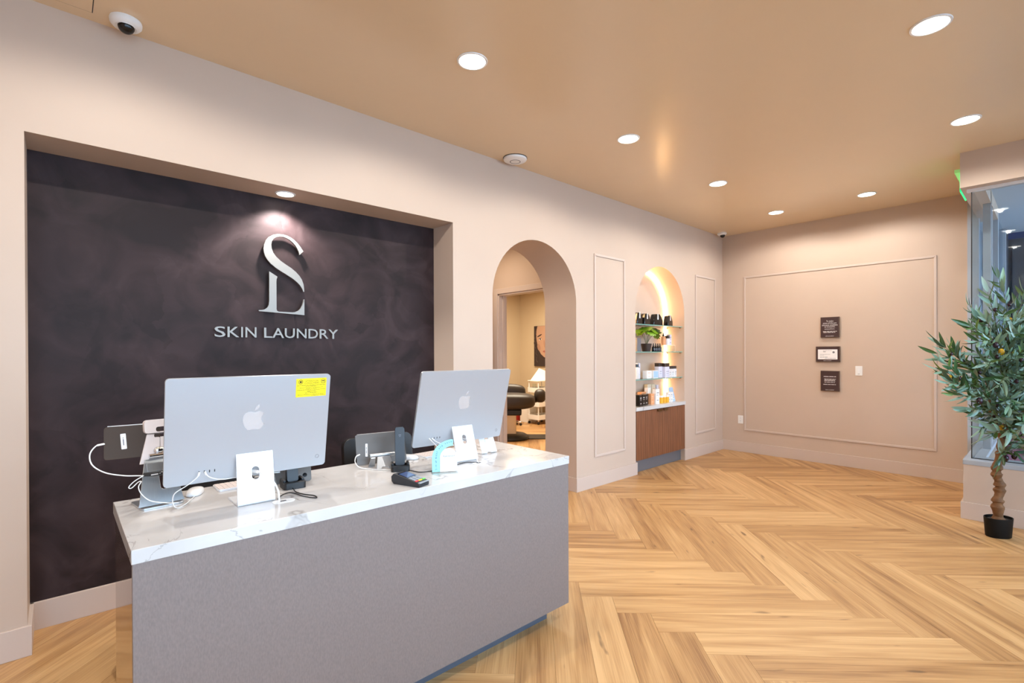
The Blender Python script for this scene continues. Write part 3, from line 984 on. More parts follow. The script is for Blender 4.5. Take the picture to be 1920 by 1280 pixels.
# yellow consumer notice stuck on the nearer computer
XM = TR(.533, 2.029, KZ, -.015) @ X1
t = tag(MB().prism(rrect(-.058, .058, -.0365, .0365, .001, 1), 0, .0008).build('notice_card', 'yellow'), 'bright yellow consumer notice card stuck on the nearer computer', 'card')
t.matrix_world = XM @ Matrix.Translation((.200, .328, .0004)) @ Matrix.Rotation(R(.8), 4, 'Z')
ink = MB()
for (s, y, hh, ww) in (('ATTENTION', .0255, .0052, .050), ('CONSUMERS', .0175, .0052, .056)):
    q = text_mb(s, hh, ww)
    ink.add([(v[0] + .001, v[1] + y, .001) for v in q.v], q.f)
bars(ink, None, [(-.055, .055, .0085, .0014), (-.022, .020, .0045, .0014), (-.045, .047, -.001, .0012), (-.020, .020, -.005, .0012), (-.055, .055, -.0095, .0013), (-.016, .020, -.016, .0018), (-.024, .024, -.0215, .0014), (-.052, .050, -.0285, .0012), (.0, .054, -.033, .0012)], .001)
ink.prism([circle(.0085, 20, -.0415, .0235), circle(.0068, 20, -.0415, .0235)[::-1]], .0008, .0011)
ink.prism(circle(.0042, 12, -.0415, .0235), .0008, .0011)
ink.prism([rrect(.037, .053, .015, .031, .004, 4), rrect(.0385, .0515, .0165, .0295, .003, 4)[::-1]], .0008, .0011)
ink.prism(rrect(.040, .050, .0225, .026, .001, 2), .0008, .0011)
ink.build('print', 'ink', t, smooth=False)

# ------------------------------------------------------------------ things on the desk
# tablet on a tall silver stand with a payment clip
t = thing('tablet_stand', 'tall silver tablet stand with slotted leg at the near end of the desk', 'stand', (.274, 2.225, KZ), R(8))
MB().prism(rrect(-.066, .066, -.045, .10, .012, 4), 0, .006).build('base_plate', 'brushed', t, bevel=.001)
leg0, leg1 = Vector((0, -.030, .010)), Vector((.012, .040, .165))
XX = frame(leg0, (1, 0, 0), leg1 - leg0)
Lg = (leg1 - leg0).length
sl = [(.012 + p[0], p[1]) for p in rrect(-.010, .010, .052, .112, .0095, 4)]
MB().prism([[(-.072, 0), (.072, 0), (.068, .012), (.050, Lg), (-.036, Lg), (-.068, .012)], sl[::-1]], -.004, 0, XX).build('leg_plate', 'brushed', t, bevel=.0008)
pv = MB()
for r0, a0, a1 in ((.009, -.036, -.006), (.0085, -.006, .020), (.009, .020, .046)):
    pv.cyl(r0, a0, a1, 18, frame((.012, .034, .176), (0, 1, 0), (0, 0, 1)))
pv.ball(.020, .012, .016, (.012, .048, .192), 16)
pv.build('hinge', 'chrome', t)
MB().prism(rrect(-.032, .046, .122, .154, .006, 4), 0, .003, XX).build('hinge_plate', 'brushed', t, bevel=.0006)
XP = frame((.012, .052, .158), (1, 0, 0), (.05, .10, 1))
clipo = MB().prism([[(-.062, -.010), (.05, -.010), (.05, .098), (-.036, .098)], rrect(-.014, .020, .084, .096, .004, 3)[::-1]], 0, .008, XP).build('clip_back', 'pinkwhite', t, bevel=.002)
cp = MB().prism([rrect(-.046, .055, .100, .150, .012, 4), rrect(-.010, .026, .104, .122, .007, 4)[::-1]], -.006, .016, XP).build('clip_head', 'pinkwhite', t, bevel=.004)
st = MB().tube([(-.049, .002, .118), (-.02, -.014, .117), (.004, -.016, .117), (.006, -.010, .118)], .007, 8).build('cable_strap', 'black', t)
bars(ib := MB(), frame((-.020, -.0215, .118), (1, 0, 0), (0, 0, 1)), [(-.012, .018, -.002, .004)], .0)
ib.build('strap_print', 'whiteink', st, smooth=False)

def tablet(label, Xw, w_, h_, sticker=None, lens=None, group='tablets on the desk', mt='tablet'):
    """Xw: frame with origin at the lower left corner of the back face"""
    t = tag(MB().prism(rrect(0, w_, 0, h_, .010, 5), -.0075, 0).build('tablet', mt, bevel=.0015), label, 'tablet', group)
    t.matrix_world = Xw
    MB().prism(rrect(.006, w_ - .006, .006, h_ - .006, .006, 4), -.0085, -.0074).build('screen', 'screen', t)
    MB().tube([(.010, h_ + .0002, -.0035), (w_ - .010, h_ + .0002, -.0035)], .0032, 6).build('bright_edge', 'tabletedge', t)
    if sticker:
        x, y, a, sw, sh_ = sticker
        X = Matrix.Translation((x, y, .0003)) @ Matrix.Rotation(a, 4, 'Z')
        s = MB().prism(rrect(-sw / 2, sw / 2, -sh_ / 2, sh_ / 2, .002, 2), 0, .0005, X).build('sticker', 'paper', t)
        mk = MB()
        bars(mk, X @ Matrix.Rotation(PI / 2, 4, 'Z'), [(-sh_ * .25, sh_ * .25, -.001, .003)], .0009)
        mk.build('sticker_print', 'greyink', s, smooth=False)
    if lens:
        MB().cyl(lens[2], 0, .0012, 20, Matrix.Translation((lens[0], lens[1], 0))).build('camera_lens', 'blackgloss', t)
    return t
tablet('dark bronze tablet held out sideways by the tall slotted stand', frame((.118, 2.285, KZ + .175), (1, -.08, .0), (.07, .10, 1)), .165, .118, (.056, .062, R(4), .016, .056), mt='tabletbronze')

# the middle tablet leaning on a small folding stand
tablet('graphite tablet leaning on a folding silver stand in the middle of the desk', frame((1.078, 2.305, KZ + .004), (1, -.30, .02), (.02, .34, 1)), .245, .150, (.050, .070, R(-4), .011, .064), None)
def fold_stand(label, loc, rz, s=1.0):
    t = thing('folding_stand', label, 'stand', loc, rz, 'small silver tablet stands')
    MB().cyl(.009 * s, -.060 * s, .060 * s, 16, frame((0, .0, .062 * s), (0, 1, 0), (0, 0, 1))).build('hinge_bar', 'brushed', t, bevel=.001)
    MB().prism([(-.052 * s, 0), (-.020 * s, 0), (-.024 * s, .062 * s), (-.046 * s, .062 * s)][::1], 0, .006, frame((-.006 * s, .050, 0), (1, 0, 0), (.05, -.75, 1))).build('rear_leg', 'brushed', t, bevel=.001)
    MB().prism([(.020 * s, 0), (.052 * s, 0), (.046 * s, .062 * s), (.024 * s, .062 * s)], 0, .006, frame((-.006 * s, .050, 0), (1, 0, 0), (.05, -.75, 1))).build('rear_leg', 'brushed', t, bevel=.001)
    out = [(-.040 * s, 0), (-.018 * s, 0), (-.013 * s, .010 * s), (.013 * s, .010 * s), (.018 * s, 0), (.040 * s, 0), (.030 * s, .062 * s), (-.030 * s, .062 * s)]
    MB().prism(out, 0, .006, frame((.004, -.036, 0), (1, 0, 0), (0, .58, 1))).build('front_leg', 'brushed', t, bevel=.001)
    return t
fold_stand('small silver folding stand propping up the middle tablet', (1.158, 2.20, KZ), R(-14))
fold_stand('small silver folding stand half hidden behind the nearer computer', (.642, 2.228, KZ), R(-14), .85)
tablet('graphite tablet peeking out below the nearer computer, with a round lens', frame((.655, 2.212, KZ + .004), (1, -.24, 0), (.02, .36, 1)), .158, .152, None, (.132, .026, .009))

# handsets standing in black docks
def handset(label, loc, rz):
    t = thing('scanner_handset', label, 'handset', loc, rz, 'tall handsets standing in docks on the desk')
    X = frame((0, .02, .022), (1, 0, 0), (0, .10, 1))
    MB().prism(rrect(-.022, .022, 0, .178, .010, 5), -.013, .013, X).build('body', 'darkgrey', t, bevel=.006, seg=3)
    mk = MB()
    bars(mk, X, [(-.006, .006, .140, .003), (-.004, .004, .134, .002)], .0134)
    mk.build('emblem_print', 'greyink', t, smooth=False)
    MB().box(-.016, .016, .1775, .1795, -.008, .008, X).build('top_cap', 'black', t, bevel=.0004)
    return t
def dock(label, loc, rz):
    t = thing('charging_dock', label, 'dock', loc, rz, 'black charging docks on the desk')
    MB().prism([rrect(-.043, .043, -.032, .052, .012, 4), rrect(-.030, .030, -.008, .044, .008, 4)[::-1]], .004, .026).build('shell', 'black', t, bevel=.003)
    MB().prism(rrect(-.043, .043, -.032, .052, .012, 4), 0, .006).build('floor_plate', 'black', t, bevel=.002)
    for sx in (-1, 1):
        MB().box(sx * .036 - .006, sx * .036 + .006, -.006, .046, .024, .036).build('side_rail', 'black', t, bevel=.003)
    return t
hs = handset('dark slate handset standing upright in a dock behind the card terminal', (1.190, 2.085, KZ), R(-26))
dk = dock('black dock carrying the upright handset behind the card terminal', (1.190, 2.085, KZ), R(-26))
dup(hs, (.716, 2.125, KZ), R(-4), 'dark slate handset mostly hidden behind the nearer computer')
dup(dk, (.716, 2.125, KZ), R(-4), 'black dock sticking out to the right of the nearer computer stand')

# card payment terminal
t = thing('card_terminal', 'grey card payment terminal with colour keys at the desk front edge', 'card terminal', (1.098, 1.840, KZ), R(19)); t.scale = (.84, .84, .84)
side = [(-.088, 0), (.078, 0), (.092, .012), (.094, .036), (.080, .050), (.060, .052), (-.078, .024), (-.090, .014)]
XX = frame((-.039, 0, 0), (0, 1, 0), (0, 0, 1))
MB().prism(side, 0, .078, XX).build('case', 'darkgrey', t, bevel=.004, seg=3)
tp0, tp1 = Vector((0, -.078, .024)), Vector((0, .060, .052))
XT = frame(tp0, (1, 0, 0), tp1 - tp0)
MB().prism(rrect(-.036, .036, .066, .137, .004, 3), 0, .0008, XT).build('bezel', 'blackgloss', t)
MB().prism(rrect(-.030, .030, .076, .130, .002, 3), .0006, .0014, XT).build('display', 'display', t)
for r_ in range(4):
    for c_ in range(3):
        MB().prism(rrect(-.010, .010, -.0038, .0038, .002, 2), 0, .0026, XT @ Matrix.Translation((-.024 + c_ * .024, .060 - r_ * .0105, 0))).build('key', 'key' if r_ < 4 else 'key', t)
for c_, k in enumerate(('keyred', 'keyyellow', 'keygreen')):
    MB().prism(rrect(-.0115, .0115, -.0046, .0046, .002, 2), 0, .003, XT @ Matrix.Translation((-.0255 + c_ * .0255, .0155, 0))).build('colour_key', k, t)
MB().box(-.030, .030, -.0905, -.086, .013, .0185).build('card_slot', 'slot', t)
MB().box(-.037, .037, -.091, -.080, .019, .0245).build('slot_lip', 'key', t, bevel=.001)

# acrylic offer sign
t = thing('counter_sign', 'arch shaped acrylic offer sign with turquoise band on the desk', 'sign', (1.318, 1.905, KZ), R(-27))
MB().box(-.060, .060, -.030, .034, .0005, .0022).build('acrylic_base', 'acrylic', t)
XX = frame((0, .012, .003), (1, 0, 0), (0, .06, 1))
n = 18
ar_o = [(.042 + .0 + .098 * math.cos(R(90 + 90 * i / n)) * 1.0, .062 + .085 * math.sin(R(90 + 90 * i / n))) for i in range(n + 1)]
ar_i = [(.042 + .062 * math.cos(R(90 + 90 * i / n)), .062 + .055 * math.sin(R(90 + 90 * i / n))) for i in range(n + 1)]
band = [(-.056, 0)] + [(-.020, 0)] + ar_i[::-1] + ar_o
MB().prism(band, 0, .003, XX).build('turquoise_band', 'cyan', t)
cardp = [(-.020, 0), (.060, 0), (.060, .066)] + [(.020 + .040 * math.cos(R(180 * i / 16)), .066 + .040 * math.sin(R(180 * i / 16))) for i in range(17)] + [(-.020, .066)]
MB().prism(cardp, .0032, .0055, XX).build('white_card', 'paper', t)
q = text_mb('Xperience+', .011, .056)
moved(q, XX @ Matrix.Translation((.021, .070, .0058))).build('card_print', 'blueink', t, smooth=False)
mk = MB()
msg = 'Sign up today and save'
k0 = 0
for i, chx in enumerate(msg):
    if chx == ' ': continue
    u = i / (len(msg) - 1)
    if u < .42:
        px_, py_, an = -.038, .012 + u / .42 * .056, PI / 2
    else:
        a_ = R(180 - 84 * (u - .42) / .58)
        px_, py_, an = .042 + .080 * math.cos(a_), .066 + .070 * math.sin(a_), a_ - PI / 2
    hgt = .0085 if chx in 'Sdtyp' else .0062
    qq = text_mb(chx, hgt, None, 0, .01)
    Xq = XX @ Matrix.Translation((px_, py_, .0033)) @ Matrix.Rotation(an, 4, 'Z')
    mk.add([Xq @ Vector(v) for v in qq.v], qq.f)
mk.build('band_print', 'blueink', t, smooth=False)

# white stand for a phone beside the far computer
t = thing('phone_stand', 'small bright metal phone stand by the right edge of the far computer', 'stand', (1.752, 2.135, KZ), R(-3))
prof = [(.062, .001), (0, .001), (-.006, .004), (-.008, .010), (.028, .088), (.031, .087), (-.004, .010), (.0, .005), (.062, .004)]
q = prof[::-1]
ar = sum(q[i][0] * q[(i + 1) % len(q)][1] - q[(i + 1) % len(q)][0] * q[i][1] for i in range(len(q)))
MB().prism(q if ar > 0 else q[::-1], -.050, -.013, frame((0, -.03, 0), (0, 1, 0), (0, 0, 1))).build('bracket', 'alu_white', t)
MB().prism(q if ar > 0 else q[::-1], .013, .050, frame((0, -.03, 0), (0, 1, 0), (0, 0, 1))).build('bracket', 'alu_white', t)
MB().prism([(-.013, 0), (.013, 0), (.013, .068), (-.013, .068)], -.0028, 0, frame((0, -.0375, .012), (1, 0, 0), (0, .42, 1))).build('plate', 'alu_white', t)

# keyboards and mice
def mouse(label, loc, rz):
    t = thing('computer_mouse', label, 'mouse', loc, rz, 'white computer mice')
    mb = MB().ball(.029, .056, .017, (0, 0, .006), 22, power=.8)
    mb.v = [Vector((v.x, v.y, max(v.z, .001))) for v in mb.v]
    mb.build('shell', 'whitegloss', t)
    MB().prism(rrect(-.022, .022, -.048, .048, .018, 5), 0, .003).build('base', 'alu', t)
    return t
ms = mouse('white wireless mouse in front of the tall stand, beside the keyboard', (.398, 2.300, KZ), R(-22))
dup(ms, (1.352, 2.285, KZ), R(30), 'white wireless mouse between the middle tablet and the far computer')
def keyboard(label, loc, rz):
    t = thing('keyboard', label, 'keyboard', loc, rz, 'slim white keyboards behind the computers')
    MB().prism(rrect(-.125, .125, -.057, .057, .010, 4), 0, .0075).build('tray', 'alu_white', t, bevel=.001)
    for r_ in range(5):
        for c_ in range(13):
            o = bpy.data.objects.new('key', KEYM); C.objects.link(o); o.parent = t
            o.location = (-.1128 + c_ * .0188, -.042 + r_ * .021, .0075)
    return t
KEYM = MB().prism(rrect(-.0081, .0081, -.0090, .0090, .0025, 2), 0, .002).mesh('key', 'pinkwhite')
kb = keyboard('slim white keyboard under the nearer computer', (.597, 2.315, KZ), R(0))
dup(kb, (1.545, 2.290, KZ), R(4), 'slim white keyboard under the far computer')

# cable grommets
for x, y, lb in ((.622, 1.952, 'white oval cable grommet in the desk beside the nearer computer stand'), (1.560, 1.950, 'white oval cable grommet in the desk in front of the far computer stand')):
    t = thing('cable_grommet', lb, 'grommet', (x, y, KZ), 0, 'oval cable grommets in the desk top')
    MB().prism(rrect(-.040, .040, -.020, .020, .0195, 8), 0, .0025).build('cover', 'whitegloss', t, bevel=.001)
    MB().prism(rrect(-.018, .010, -.006, .006, .0058, 5), .0022, .0028).build('slot', 'slot', t)

# cables
def cable(label, pts, r, mt, name='cable', plug=None):
    sp = spline(pts, 8)
    o = MB().tube(sp, r, 8).build(name, mt, loc=pts[0])
    tag(o, label, 'cable')
    if plug:
        a, b = Vector(plug[0]), Vector(plug[1])
        L0 = Vector(pts[0])
        MB().tube([a - L0, b - L0], plug[2], 10).build('plug', mt, o)
    return o
z0 = KZ + .003
cable('white power cable from the nearer computer stand opening into the grommet', [(.538, 2.014, KZ + .116), (.552, 1.982, KZ + .114), (.582, 1.960, KZ + .088), (.602, 1.952, KZ + .045), (.606, 1.950, KZ + .001)], .0034, 'white', plug=((.533, 2.020, KZ + .116), (.545, 1.992, KZ + .116), .0062))
cable('white power cable from the far computer stand opening into the grommet', [(1.545, 2.066, KZ + .110), (1.553, 2.030, KZ + .104), (1.557, 1.992, KZ + .055), (1.556, 1.955, KZ + .001)], .0022, 'white')
cable('white charging cable looping from the bronze tablet to the tall stand', [(.121, 2.278, KZ + .235), (.098, 2.276, KZ + .232), (.080, 2.270, KZ + .205), (.086, 2.262, KZ + .168), (.120, 2.250, KZ + .138), (.170, 2.235, KZ + .122), (.205, 2.222, KZ + .118), (.224, 2.205, KZ + .118)], .0022, 'white', plug=((.119, 2.278, KZ + .2355), (.100, 2.277, KZ + .233), .0034))
cable('white cable bundle hanging in a loop beside the tall stand leg', [(.224, 2.206, KZ + .118), (.198, 2.208, KZ + .102), (.182, 2.208, KZ + .084), (.190, 2.206, KZ + .080), (.208, 2.202, KZ + .098), (.216, 2.196, KZ + .100), (.208, 2.190, KZ + .082), (.216, 2.176, KZ + .058), (.240, 2.160, KZ + .034), (.285, 2.150, KZ + .020), (.320, 2.140, KZ + .016)], .0017, 'white')
cable('white cable from the nearer computer ports curving round to the mouse', [(.362, 2.010, KZ + .138), (.352, 2.012, KZ + .122), (.325, 2.035, KZ + .095), (.296, 2.06, KZ + .07), (.296, 2.10, KZ + .03), (.310, 2.118, KZ + .004), (.338, 2.145, z0), (.368, 2.205, z0), (.386, 2.245, z0)], .0018, 'white', plug=((.361, 2.008, KZ + .142), (.358, 2.010, KZ + .130), .0032))
cable('white cable from the nearer computer ports running behind its stand', [(.378, 2.008, KZ + .138), (.392, 2.006, KZ + .120), (.430, 2.016, KZ + .104), (.475, 2.03, KZ + .100), (.51, 2.03, KZ + .098), (.532, 2.02, KZ + .112)], .0018, 'white', plug=((.377, 2.006, KZ + .142), (.381, 2.007, KZ + .130), .0032))
cable('white cable from the far computer ports to its stand opening', [(1.373, 2.092, KZ + .128), (1.388, 2.075, KZ + .112), (1.43, 2.065, KZ + .094), (1.49, 2.06, KZ + .086), (1.546, 2.062, KZ + .100)], .0018, 'white', plug=((1.371, 2.094, KZ + .130), (1.380, 2.082, KZ + .120), .003))
cable('white cable dropping from the far computer ports behind the offer sign', [(1.358, 2.093, KZ + .128), (1.366, 2.065, KZ + .108), (1.376, 2.03, KZ + .080), (1.378, 2.00, KZ + .040), (1.385, 1.985, z0), (1.42, 1.97, z0)], .0018, 'white', plug=((1.356, 2.095, KZ + .130), (1.363, 2.083, KZ + .120), .003))
cable('white charging cable curling from the middle tablet onto the desk', [(1.089, 2.300, KZ + .056), (1.070, 2.296, KZ + .052), (1.056, 2.28, KZ + .030), (1.060, 2.25, KZ + .010), (1.082, 2.215, z0), (1.11, 2.17, z0), (1.15, 2.12, z0), (1.18, 2.10, z0)], .0022, 'white', plug=((1.090, 2.300, KZ + .0565), (1.072, 2.297, KZ + .053), .0036))
cable('thin black cord looping on the desk in front of the left dock', [(.612, 1.985, z0), (.640, 2.030, z0), (.674, 2.048, z0), (.688, 2.010, z0), (.695, 1.965, z0), (.715, 1.915, z0), (.728, 1.905, z0), (.730, 1.940, z0), (.708, 1.985, z0), (.694, 2.030, z0 + .002), (.700, 2.085, z0 + .005)], .0021, 'black')
cable('thin black cord running from the right dock behind the offer sign', [(1.205, 2.055, z0 + .004), (1.225, 2.010, z0), (1.236, 1.980, z0), (1.270, 1.965, z0), (1.32, 1.965, z0), (1.40, 1.975, z0), (1.460, 1.990, z0), (1.510, 2.000, z0), (1.545, 1.975, z0), (1.556, 1.956, z0)], .0021, 'black')

# ------------------------------------------------------------------ end wall: plaques, switch, socket
def plaque(label, yc, zc, w_, h_, rows):
    t = tag(MB().box(-w_ / 2, w_ / 2, -h_ / 2, h_ / 2, .004, .030).build('wall_plaque', 'plaqueframe', bevel=.002), label, 'plaque', 'plaques on the end wall')
    t.matrix_world = frame((XE, yc, zc), (0, -1, 0), (0, 0, 1))
    MB().prism([(-w_ / 2 + .006, -h_ / 2 + .006), (w_ / 2 - .006, -h_ / 2 + .006), (w_ / 2 - .006, h_ / 2 - .006), (-w_ / 2 + .006, h_ / 2 - .006)], .0302, .0312).build('face', 'plaque', t)
    return t
def say(t, items, z=.0315, mt='whiteink'):
    mb = MB()
    for s, x, y, hh, ww in items:
        q = text_mb(s, hh, ww)
        mb.add([(v[0] + x, v[1] + y, z) for v in q.v], q.f)
    return mb
t = plaque('square plaque with a large white motto, topmost of the three on the end wall', 1.911, 1.735, .206, .258, None)
mb = say(t, [('To make', .0, .078, .020, .078), ('state-of-the-art', .0, .053, .019, .150), ('skincare available', .0, .028, .021, .172), ('to everyone,', .0, .002, .020, .118), ('everywhere.', .0, -.023, .020, .112), ('SKIN LAUNDRY', 0, -.112, .010, .094)])
bars(mb, None, [(-.075, .078, -.056, .006), (-.070, .060, -.068, .006)], .0315)
mb.build('print', 'whiteink', t, smooth=False)
t = plaque('wide plaque framing a white certificate, middle of the three on the end wall', 1.935, 1.395, .266, .196, None)
pp = MB().prism([(-.108, -.066), (.108, -.066), (.108, .060), (-.108, .060)], .0313, .032).build('certificate', 'paper', t)
mb = MB(); bars(mb, None, [(-.05, .045, .044, .003), (-.05, -.015, .028, .007), (-.085, .03, -.004, .003), (-.085, -.04, -.016, .003), (-.085, .0, -.040, .005), (-.03, .09, -.054, .004)], .0322)
mb.prism(circle(.013, 20, .066, .024), .032, .0322)
mb.build('certificate_print', 'greyink', pp, smooth=False)
say(t, [('SKIN LAUNDRY', 0, -.082, .008, .09)]).build('print', 'whiteink', t, smooth=False)
t = plaque('square plaque with small lines of text, lowest of the three on the end wall', 1.911, 1.056, .206, .256, None)
mb = say(t, [('SKIN LAUNDRY', 0, -.112, .010, .094)])
bars(mb, None, [(-.068, .068, .052, .007), (-.062, .066, .022, .005), (-.058, .056, .011, .005), (-.062, .060, .000, .005), (-.060, .056, -.019, .006), (-.072, .066, -.047, .006)], .0315)
mb.build('print', 'whiteink', t, smooth=False)
t = tag(MB().prism(rrect(-.036, .036, -.058, .058, .004, 3), 0, .006).build('light_switch', 'white', bevel=.0015), 'white rocker light switch on the end wall to the right of the plaques', 'switch')
t.matrix_world = frame((XE, 1.609, 1.192), (0, -1, 0), (0, 0, 1))
MB().prism(rrect(-.016, .016, -.033, .033, .002, 2), .006, .0095).build('rocker', 'whitegloss', t, bevel=.001)
MB().prism(rrect(-.010, .010, -.041, -.037, .001, 1), .006, .007).build('dimmer', 'greyink', t)
t = tag(MB().prism(rrect(-.036, .036, -.058, .058, .004, 3), 0, .006).build('wall_socket', 'white', bevel=.0015), 'white power socket low on the end wall beside the corner', 'socket')
t.matrix_world = frame((XE, 3.033, .459), (0, -1, 0), (0, 0, 1))
for sy in (-.020, .020):
    o = MB().prism(rrect(-.015, .015, sy - .014, sy + .014, .006, 3), .006, .0085).build('outlet', 'whitegloss', t)
    MB().box(-.007, -.005, sy - .004, sy + .006, .0084, .0088).box(.005, .007, sy - .004, sy + .006, .0084, .0088).build('slots', 'slot', o)

# ------------------------------------------------------------------ lit shelf niche
SC = (SX0 + SX1) / 2
t = thing('niche_cabinet', 'walnut two-door cabinet with stone top built into the lit arch', 'cabinet', (SC, 3.40, 0))
def S(mb): return moved(mb, Matrix.Translation((-SC, -3.40, 0)))
CT = .780
S(MB().box(SX0 + .002, SX1 - .002, D + .012, DB - .002, .155, CT - .043)).build('carcass', 'slot', t)
S(MB().box(SX0 + .001, SX1 + .012, D - .012, D, CT - .043, CT).box(SX0 + .001, SX1 - .001, D, DB, CT - .043, CT)).build('worktop', 'quartz', t)
for i, (x0, x1) in enumerate(((SX0 + .003, SC - .0015), (SC + .0015, SX1 - .003))):
    dd = bpy.data.objects.new('door', None)
    dm = MB()
    n = 12
    wd_ = (x1 - x0) / n
    for k in range(n):
        dm.box(x0 + k * wd_ + .0012, x0 + (k + 1) * wd_ - .0012, D - .008, D + .006, .157, CT - .049)
    dm.box(x0, x1, D - .0055, D + .011, .157, CT - .049)
    d_ = S(dm).build('door', 'walnut', t)
    hx = SC - .12 if i == 0 else SC + .02
    S(MB().box(hx, hx + .10, D - .026, D - .004, CT - .062, CT - .052).box(hx, hx + .10, D - .026, D - .022, CT - .082, CT - .052)).build('handle', 'bronze', d_, bevel=.001)
S(MB().box(SX0 + .02, SX1 - .001, D + .055, D + .07, 0, .157)).build('kickboard', 'greykick', t)
# warm strip following the arch at the back
strip = MB()
ptsA = [(SX1 - .012, CT + .01)] + [(SC + (SX1 - SC - .012) * math.cos(PI * i / 30), SPR2 + (2.488 - SPR2 - .012) * math.sin(PI * i / 30)) for i in range(31)] + [(SX0 + .012, CT + .01)]
ptsB = [(SX1 - .028, CT + .01)] + [(SC + (SX1 - SC - .028) * math.cos(PI * i / 30), SPR2 + (2.488 - SPR2 - .028) * math.sin(PI * i / 30)) for i in range(31)] + [(SX0 + .028, CT + .01)]
n = len(ptsA)
vs_ = [(x, DB - .012, z) for x, z in ptsA] + [(x, DB - .012, z) for x, z in ptsB] + [(x, DB - .001, z) for x, z in ptsA] + [(x, DB - .001, z) for x, z in ptsB]
fs_ = []
for i in range(n - 1):
    fs_ += [(i, n + i, n + i + 1, i + 1), (n + i, 3 * n + i, 3 * n + i + 1, n + i + 1), (2 * n + i, i, i + 1, 2 * n + i + 1)]
strip.add(vs_, fs_)
o = strip.build('led_strip', 'led', loc=(SC, DB, CT))
tag(o, 'warm glowing light strip following the back edge of the shelf arch', 'light strip')
# glass shelves on brass pegs
for z, lb in ((1.755, 'top glass shelf in the lit arch, under the black pouches'), (1.425, 'middle glass shelf in the lit arch, under the potted plant'), (1.093, 'lowest glass shelf in the lit arch, above the stone top')):
    t = thing('glass_shelf', lb, 'shelf', (SC, 3.45, z), 0, 'glass shelves in the lit arch')
    MB().box(SX0 - SC + .006, SX1 - SC - .006, 3.322 - 3.45, DB - 3.45 - .014, 0, .010).build('pane', 'shelfglass', t)
    MB().box(SX0 - SC + .006, SX1 - SC - .006, 3.319 - 3.45, 3.322 - 3.45, 0, .010).build('front_edge', 'glassedge', t)
    for y in (-.10, .09):
        for sx in (-1, 1):
            MB().cyl(.006, 0, .022, 10, frame((sx * (SX1 - SC), y, -.007), (0, 1, 0), (0, 0, 1)) if sx < 0 else frame((sx * (SX1 - SC), y, -.007), (0, -1, 0), (0, 0, 1))).build('peg', 'bronze', t)

def carton(label, x, y, z, w_, d_, h_, mt, cat='box', group=None, rz=0.0, print_=None, face=None):
    t = tag(MB().box(-w_ / 2, w_ / 2, -d_ / 2, d_ / 2, 0, h_).build('product_carton', mt, bevel=.0012), label, cat, group)
    t.location = (x, y, z); t.rotation_euler = (0, 0, rz)
    if print_:
        mk = MB()
        X = frame((0, -d_ / 2 - .0004, h_ / 2), (1, 0, 0), (0, 0, 1))
        bars(mk, X, [(-w_ * .3, w_ * .3, h_ * .22, h_ * .05), (-w_ * .3, w_ * .22, h_ * .08, h_ * .03), (-w_ * .25, w_ * .25, -h_ * .28, h_ * .04)], 0)
        mk.build('print', print_, t, smooth=False)
    if face:
        MB().prism([(-w_ / 2 + .006, -h_ * .42), (w_ / 2 - .006, -h_ * .42), (w_ / 2 - .006, h_ * .42), (-w_ / 2 + .006, h_ * .42)], 0, .0006, frame((0, -d_ / 2, h_ / 2), (1, 0, 0), (0, 0, 1))).build('label_panel', face, t)
    return t
ZT, ZM, ZL = 1.765, 1.435, 1.103
# pouches with a white tab on the top shelf
def pouch(label, x, w_, h_, rz, y=3.44):
    t = thing('cosmetic_pouch', label, 'pouch', (x, y, ZT), rz, 'black pouches on the top glass shelf')
    hw = w_ / 2
    prof = [(-hw, 0), (hw, 0), (hw * .96, h_ * .45), (hw * .62, h_ * .80), (hw * .34, h_), (-hw * .62, h_ * .98), (-hw * .80, h_ * .7), (-hw * .96, h_ * .3)]
    MB().prism(prof, -.035, .035, UPRIGHT).build('bag', 'blackgloss', t, bevel=.012, seg=3)
    MB().prism([(-.012, h_ * .52), (.012, h_ * .52), (.008, h_ * 1.02), (-.008, h_ * 1.02)], .0352, .039, UPRIGHT @ Matrix.Translation((-hw * .15, 0, 0))).build('tab', 'white', t)
    return t
pouch('black pouch with white tab on the top shelf, leftmost of four', 5.235, .125, .150, 0)
pouch('black pouch with white tab on the top shelf, second from the left', 5.40, .165, .145, R(6))
pouch('black pouch with white tab on the top shelf, third from the left', 5.655, .205, .150, R(-4))
pouch('black pouch with white tab on the top shelf, alone beside the light strip', 5.945, .165, .145, R(8))
